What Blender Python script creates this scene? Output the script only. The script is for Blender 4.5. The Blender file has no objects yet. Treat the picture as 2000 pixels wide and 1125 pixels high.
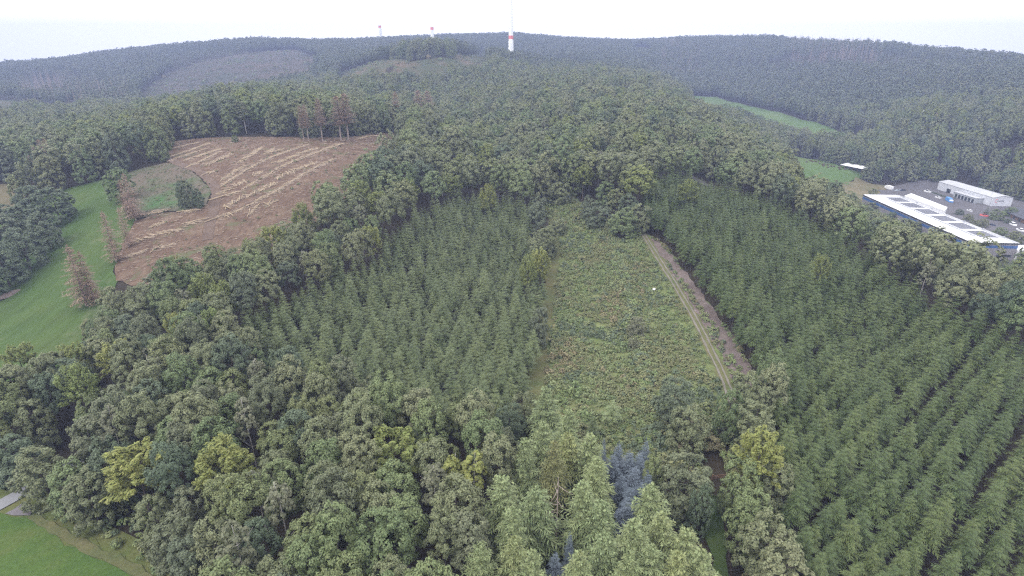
import bpy, bmesh, math, random
import numpy as np
from mathutils import Vector
from mathutils.geometry import delaunay_2d_cdt

S = bpy.context.scene
COL = S.collection
rng = np.random.default_rng(7)
R_ = random.Random(7)

# ------------------------------------------------------------------ camera, sky, sun, exposure
F_PX, CX, CY = 1065.0, 1000.0, 562.5          # focal length and centre in photo pixels (2000 wide)
HORIZON = 116.0
PITCH = math.atan((CY - HORIZON) / F_PX)
cam_d = bpy.data.cameras.new('camera'); cam = bpy.data.objects.new('camera', cam_d); COL.objects.link(cam)
cam_d.sensor_width = 36.0; cam_d.lens = F_PX * 36.0 / 2000.0
cam_d.clip_start = 0.5; cam_d.clip_end = 20000
cam.location = (0, 0, 0); cam.rotation_euler = (math.pi / 2 - PITCH, 0, 0)
S.camera = cam

SUN_EL, SUN_AZ = math.radians(46), math.radians(-118)     # azimuth from +Y, clockwise positive
W = bpy.data.worlds.new('World'); S.world = W; W.use_nodes = True
wn = W.node_tree.nodes; wl = W.node_tree.links
bg = wn['Background']; sky = wn.new('ShaderNodeTexSky'); sky.sky_type = 'NISHITA'; sky.sun_disc = False
sky.sun_elevation = SUN_EL; sky.sun_rotation = SUN_AZ; sky.dust_density = 4.0; sky.air_density = 1.0
cl = wn.new('ShaderNodeMix'); cl.data_type = 'RGBA'; cl.inputs['Factor'].default_value = 0.86   # closed cloud layer over the clear sky
cl.inputs['B'].default_value = (23.0, 22.4, 22.8, 1)
wl.new(sky.outputs['Color'], cl.inputs['A']); wl.new(cl.outputs['Result'], bg.inputs['Color'])
bg.inputs['Strength'].default_value = 0.1
sun_d = bpy.data.lights.new('sun', 'SUN'); sun_d.energy = 1.5; sun_d.angle = math.radians(14); sun_d.color = (1, 0.97, 0.92)
sun = bpy.data.objects.new('sun', sun_d); COL.objects.link(sun)
sd = Vector((math.sin(SUN_AZ) * math.cos(SUN_EL), math.cos(SUN_AZ) * math.cos(SUN_EL), math.sin(SUN_EL)))
sun.rotation_euler = (-sd).to_track_quat('-Z', 'Y').to_euler()
S.view_settings.view_transform = 'Standard'; S.view_settings.look = 'None'
S.view_settings.exposure = 0.38; S.view_settings.gamma = 1.0; S.view_settings.use_curve_mapping = False
S.cycles.use_denoising = False; S.cycles.filter_width = 1.3; S.cycles.max_bounces = 4; S.cycles.diffuse_bounces = 2; S.cycles.glossy_bounces = 1
S.cycles.transmission_bounces = 1; S.cycles.volume_bounces = 0; S.cycles.transparent_max_bounces = 4
HAZE_DENSITY = 0.00038
HAZE_COLOR = (0.38, 0.46, 0.72)

# ------------------------------------------------------------------ geometry of the view, terrain
def ray(px, py):
    l = (px - CX) / F_PX; u = (CY - py) / F_PX
    return np.array((l, math.cos(PITCH) + u * math.sin(PITCH), -math.sin(PITCH) + u * math.cos(PITCH)))
def project(P):
    P = np.atleast_2d(np.asarray(P, float))
    c, s = math.cos(PITCH), math.sin(PITCH)
    d = P[:, 1] * c - P[:, 2] * s; u = P[:, 1] * s + P[:, 2] * c
    d = np.where(d < 0.1, 0.1, d)
    return np.stack((CX + F_PX * P[:, 0] / d, CY - F_PX * u / d, d), 1)

CTRL = []
def kz(px, py, z, h=0):                         # ground height z where the surface h above it is seen at (px, py)
    d = ray(px, py); t = (z + h) / d[2]; CTRL.append((d[0] * t, d[1] * t, z))
def kr(px, py, r, h=0):                         # the same with the horizontal distance r given
    d = ray(px, py); t = r / math.hypot(d[0], d[1]); CTRL.append((d[0] * t, d[1] * t, d[2] * t - h))
for a in [(-300,1125,-84),(0,1125,-84),(250,1125,-82),(500,1125,-80),(1000,1125,-79),(1400,1100,-79),(2000,1125,-85),(2400,1125,-90),
          (20,985,-84),(600,950,-81),(1040,780,-78),(1430,770,-78),(1250,800,-79),(1080,500,-75),(1330,600,-76),(1255,455,-70),(1090,385,-66),
          (0,690,-84),(140,600,-80),(0,600,-84),(250,500,-72),(420,450,-67),(230,370,-61),(330,285,-50),(600,270,-47),(740,272,-50),
          (110,375,-65),(0,400,-74),(0,370,-69),(-300,600,-88),(-300,400,-80),(800,500,-75),(600,620,-78),(1700,700,-80),
          (1600,320,-100),(1560,306,-98),(1680,345,-103),(1740,372,-108),(1690,400,-109),(1950,440,-112),(2000,500,-112),
          (2250,520,-114),(2000,400,-112),(1840,372,-110),
          (1355,192,-66),(1500,228,-80),(1620,255,-88),(1690,272,-91)]: kz(*a)
for x, y, z in [(283,300,-110),(283,420,-110),(400,470,-112),(410,400,-112),(345,380,-111),(330,300,-112)]: CTRL.append((x, y, z))
for a in [(0,285,420,24),(150,235,490,24),(300,200,560,22),(500,166,640,22),(700,150,720,20),(850,139,780,18),
          (0,300,600),(150,264,680),(300,238,760),(0,242,850),(100,207,1100),(300,226,860),(500,196,880),(650,166,960),
          (300,185,1150),(400,160,1250),(450,130,1350),(560,102,1550),(610,130,1250),(0,200,1150),(100,150,1450,20),
          (0,122,1850,20),(200,101,1950,20),(350,86,1950,20),(500,75,1850,20),(600,78,1900,20),(-250,150,1700,20),(-250,200,1000,20),
          (1000,250,365,24),(1000,200,480,24),(1000,152,660,24),(1000,121,900,22),(850,122,840),(760,130,790),(900,113,900),(998,121,1065),
          (700,120,980,10),(800,105,1050,15),(745,82,1750,10),
          (745,76,1900,18),(850,71,2000,18),(1000,66,2000,18),(1150,77,2000,18),(1250,79,1900,18),(1350,74,1850,18),
          (1000,107,1350,18),(1150,110,1300,18),(1250,132,1100,18),(1310,155,1000,18),
          (1530,302,400,20),(1690,386,310,18),(1850,472,250,16),(1990,547,215,16),(2200,650,190,16),(1400,226,480,22),(1300,178,600,22),(1200,147,700,22),
          (1420,74,1800,18),(1500,72,1750,18),(1600,79,1650,18),(1700,82,1550,18),(1800,94,1500,18),(1900,105,1400,18),(2000,114,1300,18),(2250,135,1200,18),
          (1700,172,1050,18),(1900,205,850,18),(2000,255,700,18),(1900,305,610,18),(2000,352,530,12),(1500,150,1250,18),(1350,132,1350,18),(1800,246,770),
          (2250,300,600,15),(100,108,3200,15),(1950,105,3000,15)]: kr(*a)
for az, r, z in [(-45,3400,-60),(-30,3400,-20),(-22,2600,0),(0,2700,30),(15,2700,30),(30,2400,-20),(45,2400,-60),(-40,2500,-60),(0,3400,40),(20,3400,20),(42,3400,-40)]:
    CTRL.append((r * math.sin(math.radians(az)), r * math.cos(math.radians(az)), z))
CTRL = np.array(CTRL)
def _uv(x, y):
    r = np.maximum(np.hypot(x, y), 45.0); az = np.clip(np.arctan2(x, y), -1.15, 1.15)
    return np.stack((az * 2.6, np.log(r)), -1)
def _tps_fit(P, v, lam=1e-4):
    n = len(P); d = np.linalg.norm(P[:, None] - P[None], axis=2); K = np.where(d > 0, d * d * np.log(np.maximum(d, 1e-9)), 0) + lam * np.eye(n)
    Q = np.c_[np.ones(n), P]; A = np.zeros((n + 3, n + 3)); A[:n, :n] = K; A[:n, n:] = Q; A[n:, :n] = Q.T
    return np.linalg.solve(A, np.r_[v, 0, 0, 0])
_P = _uv(CTRL[:, 0], CTRL[:, 1]); _w = _tps_fit(_P, CTRL[:, 2])
def _H_exact(x, y):
    x = np.ravel(x); y = np.ravel(y); out = np.empty(len(x))
    for i in range(0, len(x), 20000):
        q = _uv(x[i:i + 20000], y[i:i + 20000]); d2 = ((q[:, None] - _P[None]) ** 2).sum(2)
        K = np.where(d2 > 1e-18, 0.5 * d2 * np.log(np.maximum(d2, 1e-18)), 0)
        out[i:i + 20000] = K @ _w[:-3] + _w[-3] + q @ _w[-2:]
    az = np.abs(np.arctan2(x, y)); w = np.clip((az - 1.0) / 1.1, 0, 1); w = w * w * (3 - 2 * w)
    out = out * (1 - w) - 82 * w
    out += 0.5 * np.sin(x / 17.0 + 1.3 * np.sin(y / 29.0)) * np.sin(y / 21.0 + 0.7) * np.clip(np.hypot(x, y) / 300, 0.3, 3)
    return np.clip(out, -135, 140)
NAZ, NR, R0, R1 = 720, 270, 15.0, 3500.0
AZ = -math.pi + 2 * math.pi * np.arange(NAZ) / NAZ
LR = np.linspace(math.log(R0), math.log(R1), NR)
_A, _L = np.meshgrid(AZ, LR)
GX = np.exp(_L) * np.sin(_A); GY = np.exp(_L) * np.cos(_A)
HG = _H_exact(GX, GY).reshape(NR, NAZ)
_e = np.hypot(np.maximum(np.maximum(264 - GX, GX - 450), 0), np.maximum(np.maximum(284 - GY, GY - 508), 0)); _e = np.clip(_e / 30, 0, 1); _e = _e * _e * (3 - 2 * _e)
HG = HG * _e - 112.0 * (1 - _e)                         # the levelled works yard in the valley
def H(x, y):
    x = np.asarray(x, float); y = np.asarray(y, float)
    a = (np.arctan2(x, y) + math.pi) / (2 * math.pi) * NAZ; l = (np.log(np.maximum(np.hypot(x, y), R0 * 1.001)) - LR[0]) / (LR[1] - LR[0])
    a0 = np.floor(a).astype(int); l0 = np.clip(np.floor(l).astype(int), 0, NR - 2); fa = a - a0; fl = np.clip(l - l0, 0, 1); a0 %= NAZ; a1 = (a0 + 1) % NAZ
    return (HG[l0, a0] * (1 - fa) + HG[l0, a1] * fa) * (1 - fl) + (HG[l0 + 1, a0] * (1 - fa) + HG[l0 + 1, a1] * fa) * fl
_T = np.exp(np.linspace(math.log(25), math.log(4200), 900))
def at(px, py, h=0.0):                            # photo direction -> point (x, y) where it meets the surface h above the ground
    d = ray(px, py); X = d[0] * _T; Y = d[1] * _T; Z = d[2] * _T
    g = Z - H(X, Y) - h; k = np.nonzero(g <= 0)[0]
    if len(k) == 0: i = len(_T) - 1; return np.array((X[i], Y[i]))
    i = k[0]
    if i == 0: return np.array((X[0], Y[0]))
    f = g[i - 1] / (g[i - 1] - g[i]); t = _T[i - 1] + f * (_T[i] - _T[i - 1])
    return np.array((d[0] * t, d[1] * t))
def poly(pts):
    return np.array([at(*p) for p in pts])
def inside(P, x, y):
    x = np.asarray(x); y = np.asarray(y); r = np.zeros(x.shape, bool); n = len(P); j = n - 1
    for i in range(n):
        xi, yi = P[i]; xj, yj = P[j]
        if yi != yj:
            c = ((yi > y) != (yj > y)) & (x < (xj - xi) * (y - yi) / (yj - yi) + xi); r ^= c
        j = i
    return r

# ------------------------------------------------------------------ mesh and material helpers
def mesh_np(name, V, Fq, mats=(), midx=None, smooth=False):
    m = bpy.data.meshes.new(name); V = np.asarray(V, np.float32); Fq = np.asarray(Fq, np.int32); k = Fq.shape[1]
    m.vertices.add(len(V)); m.vertices.foreach_set('co', V.ravel())
    m.loops.add(Fq.size); m.loops.foreach_set('vertex_index', Fq.ravel())
    m.polygons.add(len(Fq)); m.polygons.foreach_set('loop_start', np.arange(0, Fq.size, k, dtype=np.int32))
    if midx is not None: m.polygons.foreach_set('material_index', np.asarray(midx, np.int32))
    m.polygons.foreach_set('use_smooth', np.full(len(Fq), smooth))
    for a in mats: m.materials.append(a)
    m.update(calc_edges=True); m.validate()
    return m
class MB:                                         # collects quads (triangles repeat their last corner) with a material slot
    def __init__(s): s.V = []; s.F = []; s.M = []; s.n = 0
    def add(s, V, F, mi=0):
        V = np.asarray(V, float); s.V.append(V); s.F += [tuple(int(i) + s.n for i in f) for f in F]; s.M += [mi] * len(F); s.n += len(V)
    def quads(s, Q, mi=0):                        # Q: N x 4 x 3
        n = len(Q); s.add(Q.reshape(-1, 3), np.arange(4 * n).reshape(n, 4), mi)
    def box(s, c, d, mi=0, rz=0.0, taper=1.0):
        v = np.array([(x, y, z) for z in (-.5, .5) for y in (-.5, .5) for x in (-.5, .5)]) * np.array(d)
        v[4:, :2] *= taper
        ca, sa = math.cos(rz), math.sin(rz); v = np.c_[v[:, 0] * ca - v[:, 1] * sa, v[:, 0] * sa + v[:, 1] * ca, v[:, 2]] + np.array(c)
        s.add(v, [(0,2,3,1),(4,5,7,6),(0,1,5,4),(2,6,7,3),(1,3,7,5),(0,4,6,2)], mi)
    def tube(s, pts, rad, n=6, mi=0, cap=True):
        pts = np.asarray(pts, float); rings = []
        for i, p in enumerate(pts):
            d = pts[min(i + 1, len(pts) - 1)] - pts[max(i - 1, 0)]; d /= np.linalg.norm(d) + 1e-9
            a = np.cross(d, (0, 0, 1.0) if abs(d[2]) < .9 else (1.0, 0, 0)); a /= np.linalg.norm(a); b = np.cross(d, a)
            th = 2 * math.pi * np.arange(n) / n; rings.append(p + rad[i] * (np.cos(th)[:, None] * a + np.sin(th)[:, None] * b))
        F = [(i * n + j, i * n + (j + 1) % n, (i + 1) * n + (j + 1) % n, (i + 1) * n + j) for i in range(len(pts) - 1) for j in range(n)]
        s.add(np.vstack(rings), F, mi)
        if cap:
            for k in (0, len(pts) - 1): s.add(np.vstack((rings[k], pts[k][None])), [(j, (j + 1) % n, n, n) for j in range(n)], mi)
    def build(s, name, mats, smooth=False):
        V = np.vstack(s.V); m = bpy.data.meshes.new(name)
        m.from_pydata(V.tolist(), [], [f if f[2] != f[3] else f[:3] for f in s.F])
        for a in mats: m.materials.append(a)
        m.polygons.foreach_set('material_index', np.array(s.M, np.int32)); m.polygons.foreach_set('use_smooth', np.full(len(s.F), smooth))
        m.update(); return m
def link(name, data, parent=None, loc=None, **props):
    o = bpy.data.objects.new(name, data); COL.objects.link(o)
    if parent is not None: o.parent = parent
    if loc is not None: o.location = loc
    for k, v in props.items():
        if v is not None: o[k] = v
    return o
def thing(name, label, cat, loc, rz=0.0, group=None):
    o = link(name, None, None, loc, label=label, category=cat, group=group); o.rotation_euler = (0, 0, rz); o.empty_display_size = 0.5
    return o

def new_mat(name):
    m = bpy.data.materials.new(name); m.use_nodes = True; nt = m.node_tree
    return m, nt, nt.nodes['Principled BSDF']
def N(nt, kind, **inp):
    n = nt.nodes.new(kind)
    for k, v in inp.items(): n.inputs[k.replace('_', ' ')].default_value = v
    return n
def c4(c): return (c[0], c[1], c[2], 1)
def ramp(nt, fac, stops):
    r = nt.nodes.new('ShaderNodeValToRGB'); nt.links.new(fac, r.inputs[0]); e = r.color_ramp.elements
    while len(e) < len(stops): e.new(0.5)
    for i, (p, c) in enumerate(stops): e[i].position = p; e[i].color = c4(c)
    return r.outputs['Color']
def noise(nt, scale, detail=4.0, rough=0.6, coord='Object', vec=None, stretch=None):
    t = nt.nodes.new('ShaderNodeTexCoord'); n = N(nt, 'ShaderNodeTexNoise', Scale=scale, Detail=detail, Roughness=rough)
    v = t.outputs[coord] if coord != 'World' else nt.nodes.new('ShaderNodeNewGeometry').outputs['Position']
    if stretch is not None:
        mp = nt.nodes.new('ShaderNodeMapping'); mp.inputs['Rotation'].default_value = (0, 0, stretch[0]); mp.inputs['Scale'].default_value = stretch[1]
        nt.links.new(v, mp.inputs[0]); v = mp.outputs[0]
    nt.links.new(v, n.inputs['Vector']); return n.outputs['Fac']
def mix(nt, fac, a, b, mode='MIX'):
    m = nt.nodes.new('ShaderNodeMix'); m.data_type = 'RGBA'; m.blend_type = mode
    for s, v in (('Factor', fac), ('A', a), ('B', b)):
        if hasattr(v, 'links') or hasattr(v, 'is_linked'): nt.links.new(v, m.inputs[s])
        else: m.inputs[s].default_value = v if s == 'Factor' else c4(v)
    return m.outputs['Result']
def bump(nt, b, fac, dist, strength=0.6):
    bn = N(nt, 'ShaderNodeBump', Strength=strength, Distance=dist); nt.links.new(fac, bn.inputs['Height']); nt.links.new(bn.outputs['Normal'], b.inputs['Normal'])
def plain(name, col, rough=0.6, metal=0.0, var=0.12, scale=1.5, spec=0.4):
    m, nt, b = new_mat(name); f = noise(nt, scale, 5)
    nt.links.new(ramp(nt, f, [(.3, [c * (1 - var) for c in col]), (.7, [min(1, c * (1 + var)) for c in col])]), b.inputs['Base Color'])
    b.inputs['Roughness'].default_value = rough; b.inputs['Metallic'].default_value = metal; b.inputs['Specular IOR Level'].default_value = spec
    return m
def foliage(name, cols, leaf=0.24, rough=0.6, spec=0.35):
    leaf = min(leaf, .24)
    # colour differs from tree to tree (object random), from leaf spray to leaf spray (random per island)
    m, nt, b = new_mat(name); oi = nt.nodes.new('ShaderNodeObjectInfo'); ge = nt.nodes.new('ShaderNodeNewGeometry')
    base = ramp(nt, oi.outputs['Random'], [(i / (len(cols) - 1), c) for i, c in enumerate(cols)])
    mr = N(nt, 'ShaderNodeMapRange'); mr.inputs['To Min'].default_value = 1 - leaf; mr.inputs['To Max'].default_value = 1 + leaf
    nt.links.new(ge.outputs['Random Per Island'], mr.inputs['Value'])
    hs = nt.nodes.new('ShaderNodeHueSaturation'); nt.links.new(base, hs.inputs['Color']); nt.links.new(mr.outputs[0], hs.inputs['Value'])
    h2 = N(nt, 'ShaderNodeMapRange'); h2.inputs['To Min'].default_value = .485; h2.inputs['To Max'].default_value = .515
    wn_ = nt.nodes.new('ShaderNodeTexWhiteNoise'); wn_.noise_dimensions = '1D'; nt.links.new(ge.outputs['Random Per Island'], wn_.inputs['W'])
    nt.links.new(wn_.outputs['Value'], h2.inputs['Value']); nt.links.new(h2.outputs[0], hs.inputs['Hue'])
    tr = nt.nodes.new('ShaderNodeBsdfTranslucent'); ms_ = nt.nodes.new('ShaderNodeMixShader'); ms_.inputs[0].default_value = .16   # leaves let a little light through
    nt.links.new(hs.outputs['Color'], b.inputs['Base Color']); b.inputs['Roughness'].default_value = rough; b.inputs['Specular IOR Level'].default_value = spec
    nt.links.new(hs.outputs['Color'], tr.inputs['Color']); nt.links.new(b.outputs[0], ms_.inputs[1]); nt.links.new(tr.outputs[0], ms_.inputs[2]); nt.links.new(ms_.outputs[0], nt.nodes['Material Output'].inputs['Surface'])
    return m
def ground_mat(name, cols, scale, fine, fine_amt=0.35, bumpd=0.0, stretch=None, extra=None):
    m, nt, b = new_mat(name); f = noise(nt, scale, 6, .65, 'World'); base = ramp(nt, f, cols)
    g = noise(nt, fine, 4, .7, 'World', stretch=stretch)
    sh = ramp(nt, g, [(.25, (1 - fine_amt,) * 3), (.75, (1 + fine_amt,) * 3)])
    colr = mix(nt, 1.0, base, sh, 'MULTIPLY')
    if extra: colr = mix(nt, ramp(nt, noise(nt, extra[1], 5, .65, 'World'), [(extra[2], (0, 0, 0)), (extra[2] + .12, (1, 1, 1))]), colr, extra[0])
    nt.links.new(colr, b.inputs['Base Color']); b.inputs['Roughness'].default_value = .95; b.inputs['Specular IOR Level'].default_value = .1
    if bumpd: bump(nt, b, g, bumpd)
    return m

M = {}
M['oak_grey'] = foliage('oak_grey_green', [(0.136, 0.157, 0.077), (0.158, 0.181, 0.090), (0.183, 0.198, 0.103)])
M['oak_green'] = foliage('oak_mid_green', [(0.114, 0.158, 0.066), (0.136, 0.179, 0.075), (0.158, 0.196, 0.081)])
M['oak_dark'] = foliage('oak_dark_green', [(0.084, 0.119, 0.068), (0.098, 0.131, 0.075), (0.113, 0.134, 0.081)])
M['oak_olive'] = foliage('oak_olive_green', [(0.131, 0.164, 0.067), (0.153, 0.179, 0.073), (0.164, 0.179, 0.083)])
M['oak_brown'] = foliage('oak_brownish_green', [(0.123, 0.143, 0.077), (0.138, 0.155, 0.087)])
M['yellow'] = foliage('yellow_leaves', [(0.189, 0.211, 0.058), (0.216, 0.236, 0.064)], .30)
M['golden'] = foliage('golden_leaves', [(0.153, 0.186, 0.053), (0.172, 0.202, 0.057)], .34)
M['lime'] = foliage('lime_leaves', [(0.132, 0.178, 0.050), (0.149, 0.190, 0.055)], .30)
M['birch'] = foliage('birch_leaves', [(0.134, 0.146, 0.084), (0.156, 0.163, 0.101)])
M['spruce'] = foliage('spruce_needles', [(0.072, 0.107, 0.038), (0.087, 0.124, 0.041), (0.110, 0.144, 0.047)], .30)
M['spruce_l'] = foliage('spruce_grey_needles', [(0.096, 0.129, 0.054), (0.115, 0.147, 0.062), (0.136, 0.168, 0.068)], .30)
M['larch'] = foliage('larch_needles', [(0.188, 0.237, 0.111), (0.218, 0.262, 0.120), (0.248, 0.276, 0.113)], .28)
M['larch_y'] = foliage('yellowing_larch_needles', [(0.172, 0.182, 0.075), (0.190, 0.193, 0.077)], .28)
M['blue'] = foliage('blue_needles', [(0.113, 0.144, 0.170), (0.137, 0.168, 0.200)], .28)
M['dead'] = foliage('dead_needles', [(0.268, 0.186, 0.138), (0.290, 0.208, 0.158), (0.245, 0.171, 0.123)], .30)
M['far'] = foliage('distant_leaves', [(0.067, 0.094, 0.053), (0.083, 0.111, 0.058), (0.102, 0.127, 0.063), (0.113, 0.124, 0.068)], .3)
M['shrub'] = foliage('shrub_leaves', [(0.163, 0.226, 0.088), (0.200, 0.254, 0.101), (0.225, 0.254, 0.116), (0.156, 0.211, 0.096)], .32)
M['shrub_y'] = foliage('yellowish_shrub_leaves', [(0.184, 0.211, 0.094), (0.217, 0.224, 0.108)], .24)
M['shrub_g'] = foliage('grey_shrub_leaves', [(0.114, 0.155, 0.088), (0.136, 0.172, 0.106)], .24)
M['bracken'] = foliage('dry_bracken', [(0.265, 0.231, 0.132), (0.230, 0.213, 0.114)], .3)
M['bark'] = plain('bark', (.09, .075, .065), .9, spec=.1)
M['pale_bark'] = plain('pale_bark', (.30, .25, .22), .9, spec=.1)
M['birch_bark'] = plain('birch_bark', (.45, .43, .40), .8, var=.35, spec=.1)
M['log_bark'] = plain('log_bark', (.33, .265, .18), .9, var=.25, spec=.1)
M['log_end'] = plain('log_end', (.46, .36, .23), .9, spec=.1)
M['ground'] = ground_mat('forest_floor', [(0.30, (0.025, 0.021, 0.014)), (0.70, (0.042, 0.034, 0.022))], .05, .8, bumpd=.2)
M['meadow'] = ground_mat('meadow_grass', [(0.30, (0.042, 0.079, 0.022)), (0.50, (0.054, 0.089, 0.025)), (0.70, (0.072, 0.098, 0.030))], .018, .35, .22, .1, stretch=(-.45, (1, .12, 1)), extra=((.100, .120, .060), .06, .60))
M['meadow_near'] = ground_mat('near_meadow_grass', [(0.30, (0.046, 0.090, 0.021)), (0.50, (0.062, 0.103, 0.025)), (0.70, (0.090, 0.109, 0.035))], .06, 1.6, .28, .1, extra=((.125, .125, .05), .12, .63))
M['lawn'] = ground_mat('lawn_grass', [(.3, (.040, .068, .020)), (.6, (.054, .080, .026)), (.75, (.075, .085, .035))], .2, 2.0, .25, .1)
M['verge'] = ground_mat('rough_verge_grass', [(.3, (.070, .100, .030)), (.55, (.105, .115, .042)), (.75, (.17, .14, .075))], .12, 1.5, .3, .15)
M['dry'] = ground_mat('dry_grass', [(.3, (.075, .095, .038)), (.6, (.115, .112, .052)), (.75, (.18, .140, .085))], .15, 1.6, .3, .1)
M['field'] = ground_mat('brown_field', [(0.30, (0.106, 0.095, 0.053)), (0.70, (0.140, 0.123, 0.072))], .03, .35, .18, stretch=(.5, (1, .08, 1)))
M['weedy'] = ground_mat('weedy_field', [(0.32, (0.051, 0.106, 0.038)), (0.50, (0.093, 0.089, 0.060)), (0.70, (0.123, 0.093, 0.076))], .05, .9, .3, .1, stretch=(.9, (1, .25, 1)))
M['soil'] = ground_mat('felled_soil', [(0.30, (0.083, 0.054, 0.039)), (0.52, (0.118, 0.081, 0.057)), (0.75, (0.165, 0.124, 0.088))], .16, 1.1, .42, .25, stretch=(.95, (1, .22, 1)), extra=((.095, .100, .052), .09, .57))
M['clearing'] = ground_mat('clearing_ground', [(0.30, (0.092, 0.127, 0.046)), (0.55, (0.127, 0.147, 0.061)), (0.76, (0.201, 0.167, 0.099))], .13, .9, .35, .2)
M['brash'] = ground_mat('brash', [(0.30, (0.097, 0.076, 0.069)), (0.70, (0.174, 0.144, 0.130))], .3, 2.2, .45, .2, extra=((.085, .095, .045), .2, .58))
M['track'] = ground_mat('track_gravel', [(0.30, (0.125, 0.117, 0.098)), (0.70, (0.192, 0.177, 0.151))], .3, 2.5, .25)
M['mud'] = ground_mat('mud_track', [(.3, (.095, .068, .052)), (.7, (.14, .105, .082))], .2, 1.6, .3)
M['asphalt'] = ground_mat('asphalt', [(.3, (.085, .082, .088)), (.7, (.125, .12, .125))], .05, 2.0, .12)
M['road'] = ground_mat('road_surface', [(.3, (.18, .185, .195)), (.7, (.235, .24, .25))], .1, 2.0, .12)
M['gravel'] = ground_mat('gravel', [(.3, (.125, .115, .125)), (.7, (.175, .165, .175))], .3, 4.0, .25)
M['pasture'] = ground_mat('pasture_grass', [(0.30, (0.069, 0.123, 0.035)), (0.60, (0.089, 0.138, 0.042)), (0.75, (0.116, 0.149, 0.051))], .012, .12, .15)
M['hay'] = ground_mat('stubble_field', [(.3, (.10, .105, .050)), (.7, (.17, .140, .080))], .05, .3, .25, stretch=(.2, (1, .1, 1)))
M['heath'] = ground_mat('heath', [(.3, (.045, .066, .032)), (.5, (.066, .068, .036)), (.7, (.120, .088, .060))], .03, .2, .3)
M['clearcut'] = ground_mat('old_clearcut', [(0.30, (0.038, 0.047, 0.027)), (0.50, (0.055, 0.049, 0.034)), (0.70, (0.081, 0.064, 0.047))], .012, .15, .35)

# ------------------------------------------------------------------ terrain sheet
Vt = np.c_[GX.ravel(), GY.ravel(), HG.ravel()]
Vt = np.vstack((Vt, [[0, 0, HG[0].mean()]]))
ii, jj = np.meshgrid(np.arange(NR - 1), np.arange(NAZ), indexing='ij'); j2 = (jj + 1) % NAZ
Ft = np.stack((ii * NAZ + jj, (ii + 1) * NAZ + jj, (ii + 1) * NAZ + j2, ii * NAZ + j2), -1).reshape(-1, 4)
me = bpy.data.meshes.new('ground')
cF = [(j, (j + 1) % NAZ, len(Vt) - 1) for j in range(NAZ)]
me.from_pydata(Vt.tolist(), [], [f[::-1] for f in Ft.tolist()] + cF); me.materials.append(M['ground'])
me.polygons.foreach_set('use_smooth', np.ones(len(me.polygons), bool)); me.update()
link('ground', me, kind='structure')

def sheet(name, P, m, lift=0.25, step=4.0, kind='structure', wobble=0.0):
    # densify the outline and fill with a grid, so that the sheet follows the ground
    B = []
    for i in range(len(P)):
        a, b = P[i], P[(i + 1) % len(P)]; n = max(1, int(np.linalg.norm(b - a) / step))
        for k in range(n):
            q = a + (b - a) * k / n
            B.append(q + (rng.normal(0, wobble, 2) if wobble else 0))
    B = np.array(B); lo, hi = B.min(0), B.max(0)
    gx, gy = np.meshgrid(np.arange(lo[0], hi[0], step), np.arange(lo[1], hi[1], step)); g = np.c_[gx.ravel(), gy.ravel()]
    g = g + rng.uniform(-.2, .2, g.shape) * step; g = g[inside(B, g[:, 0], g[:, 1])]
    nb = len(B); pts = [Vector(p) for p in np.vstack((B, g))]
    v, e, f, *_ = delaunay_2d_cdt(pts, [], [list(range(nb))], 1, 1e-4)
    v = np.array([tuple(p) for p in v]); z = H(v[:, 0], v[:, 1]) + lift
    me = bpy.data.meshes.new(name); me.from_pydata(np.c_[v, z].tolist(), [], f); me.materials.append(m)
    me.polygons.foreach_set('use_smooth', np.ones(len(me.polygons), bool)); me.update()
    if len(me.polygons) and me.polygons[0].normal.z < 0: me.flip_normals()
    return link(name, me, kind=kind)
def resample(pts, step):
    out = []
    for a, b in zip(pts[:-1], pts[1:]):
        n = max(1, int(np.linalg.norm(b - a) / step)); out += [a + (b - a) * k / n for k in range(n)]
    out.append(pts[-1]); out = np.array(out)
    for _ in range(6): out[1:-1] = .25 * out[:-2] + .5 * out[1:-1] + .25 * out[2:]
    return out
def ribbon(name, pts, width, m, lift=0.35, off=0.0, jitter=0.0, step=2.0):
    c = resample(np.array(pts), step); t = np.gradient(c, axis=0); t /= np.linalg.norm(t, axis=1)[:, None]; n = np.c_[t[:, 1], -t[:, 0]]
    V = []; K = 4
    for k in range(K):
        w = width * (k / (K - 1) - .5) + off + (rng.normal(0, jitter, len(c)) if jitter and k in (0, K - 1) else 0)
        p = c + n * np.reshape(w * np.ones(len(c)), (-1, 1)); V.append(np.c_[p, H(p[:, 0], p[:, 1]) + lift])
    L = len(c); V = np.vstack(V); Fq = [(k * L + i, k * L + i + 1, (k + 1) * L + i + 1, (k + 1) * L + i) for k in range(K - 1) for i in range(L - 1)]
    me = mesh_np(name, V, Fq, [m], smooth=True)
    if me.polygons[0].normal.z < 0: me.flip_normals()
    return link(name, me, kind='structure')

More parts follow.
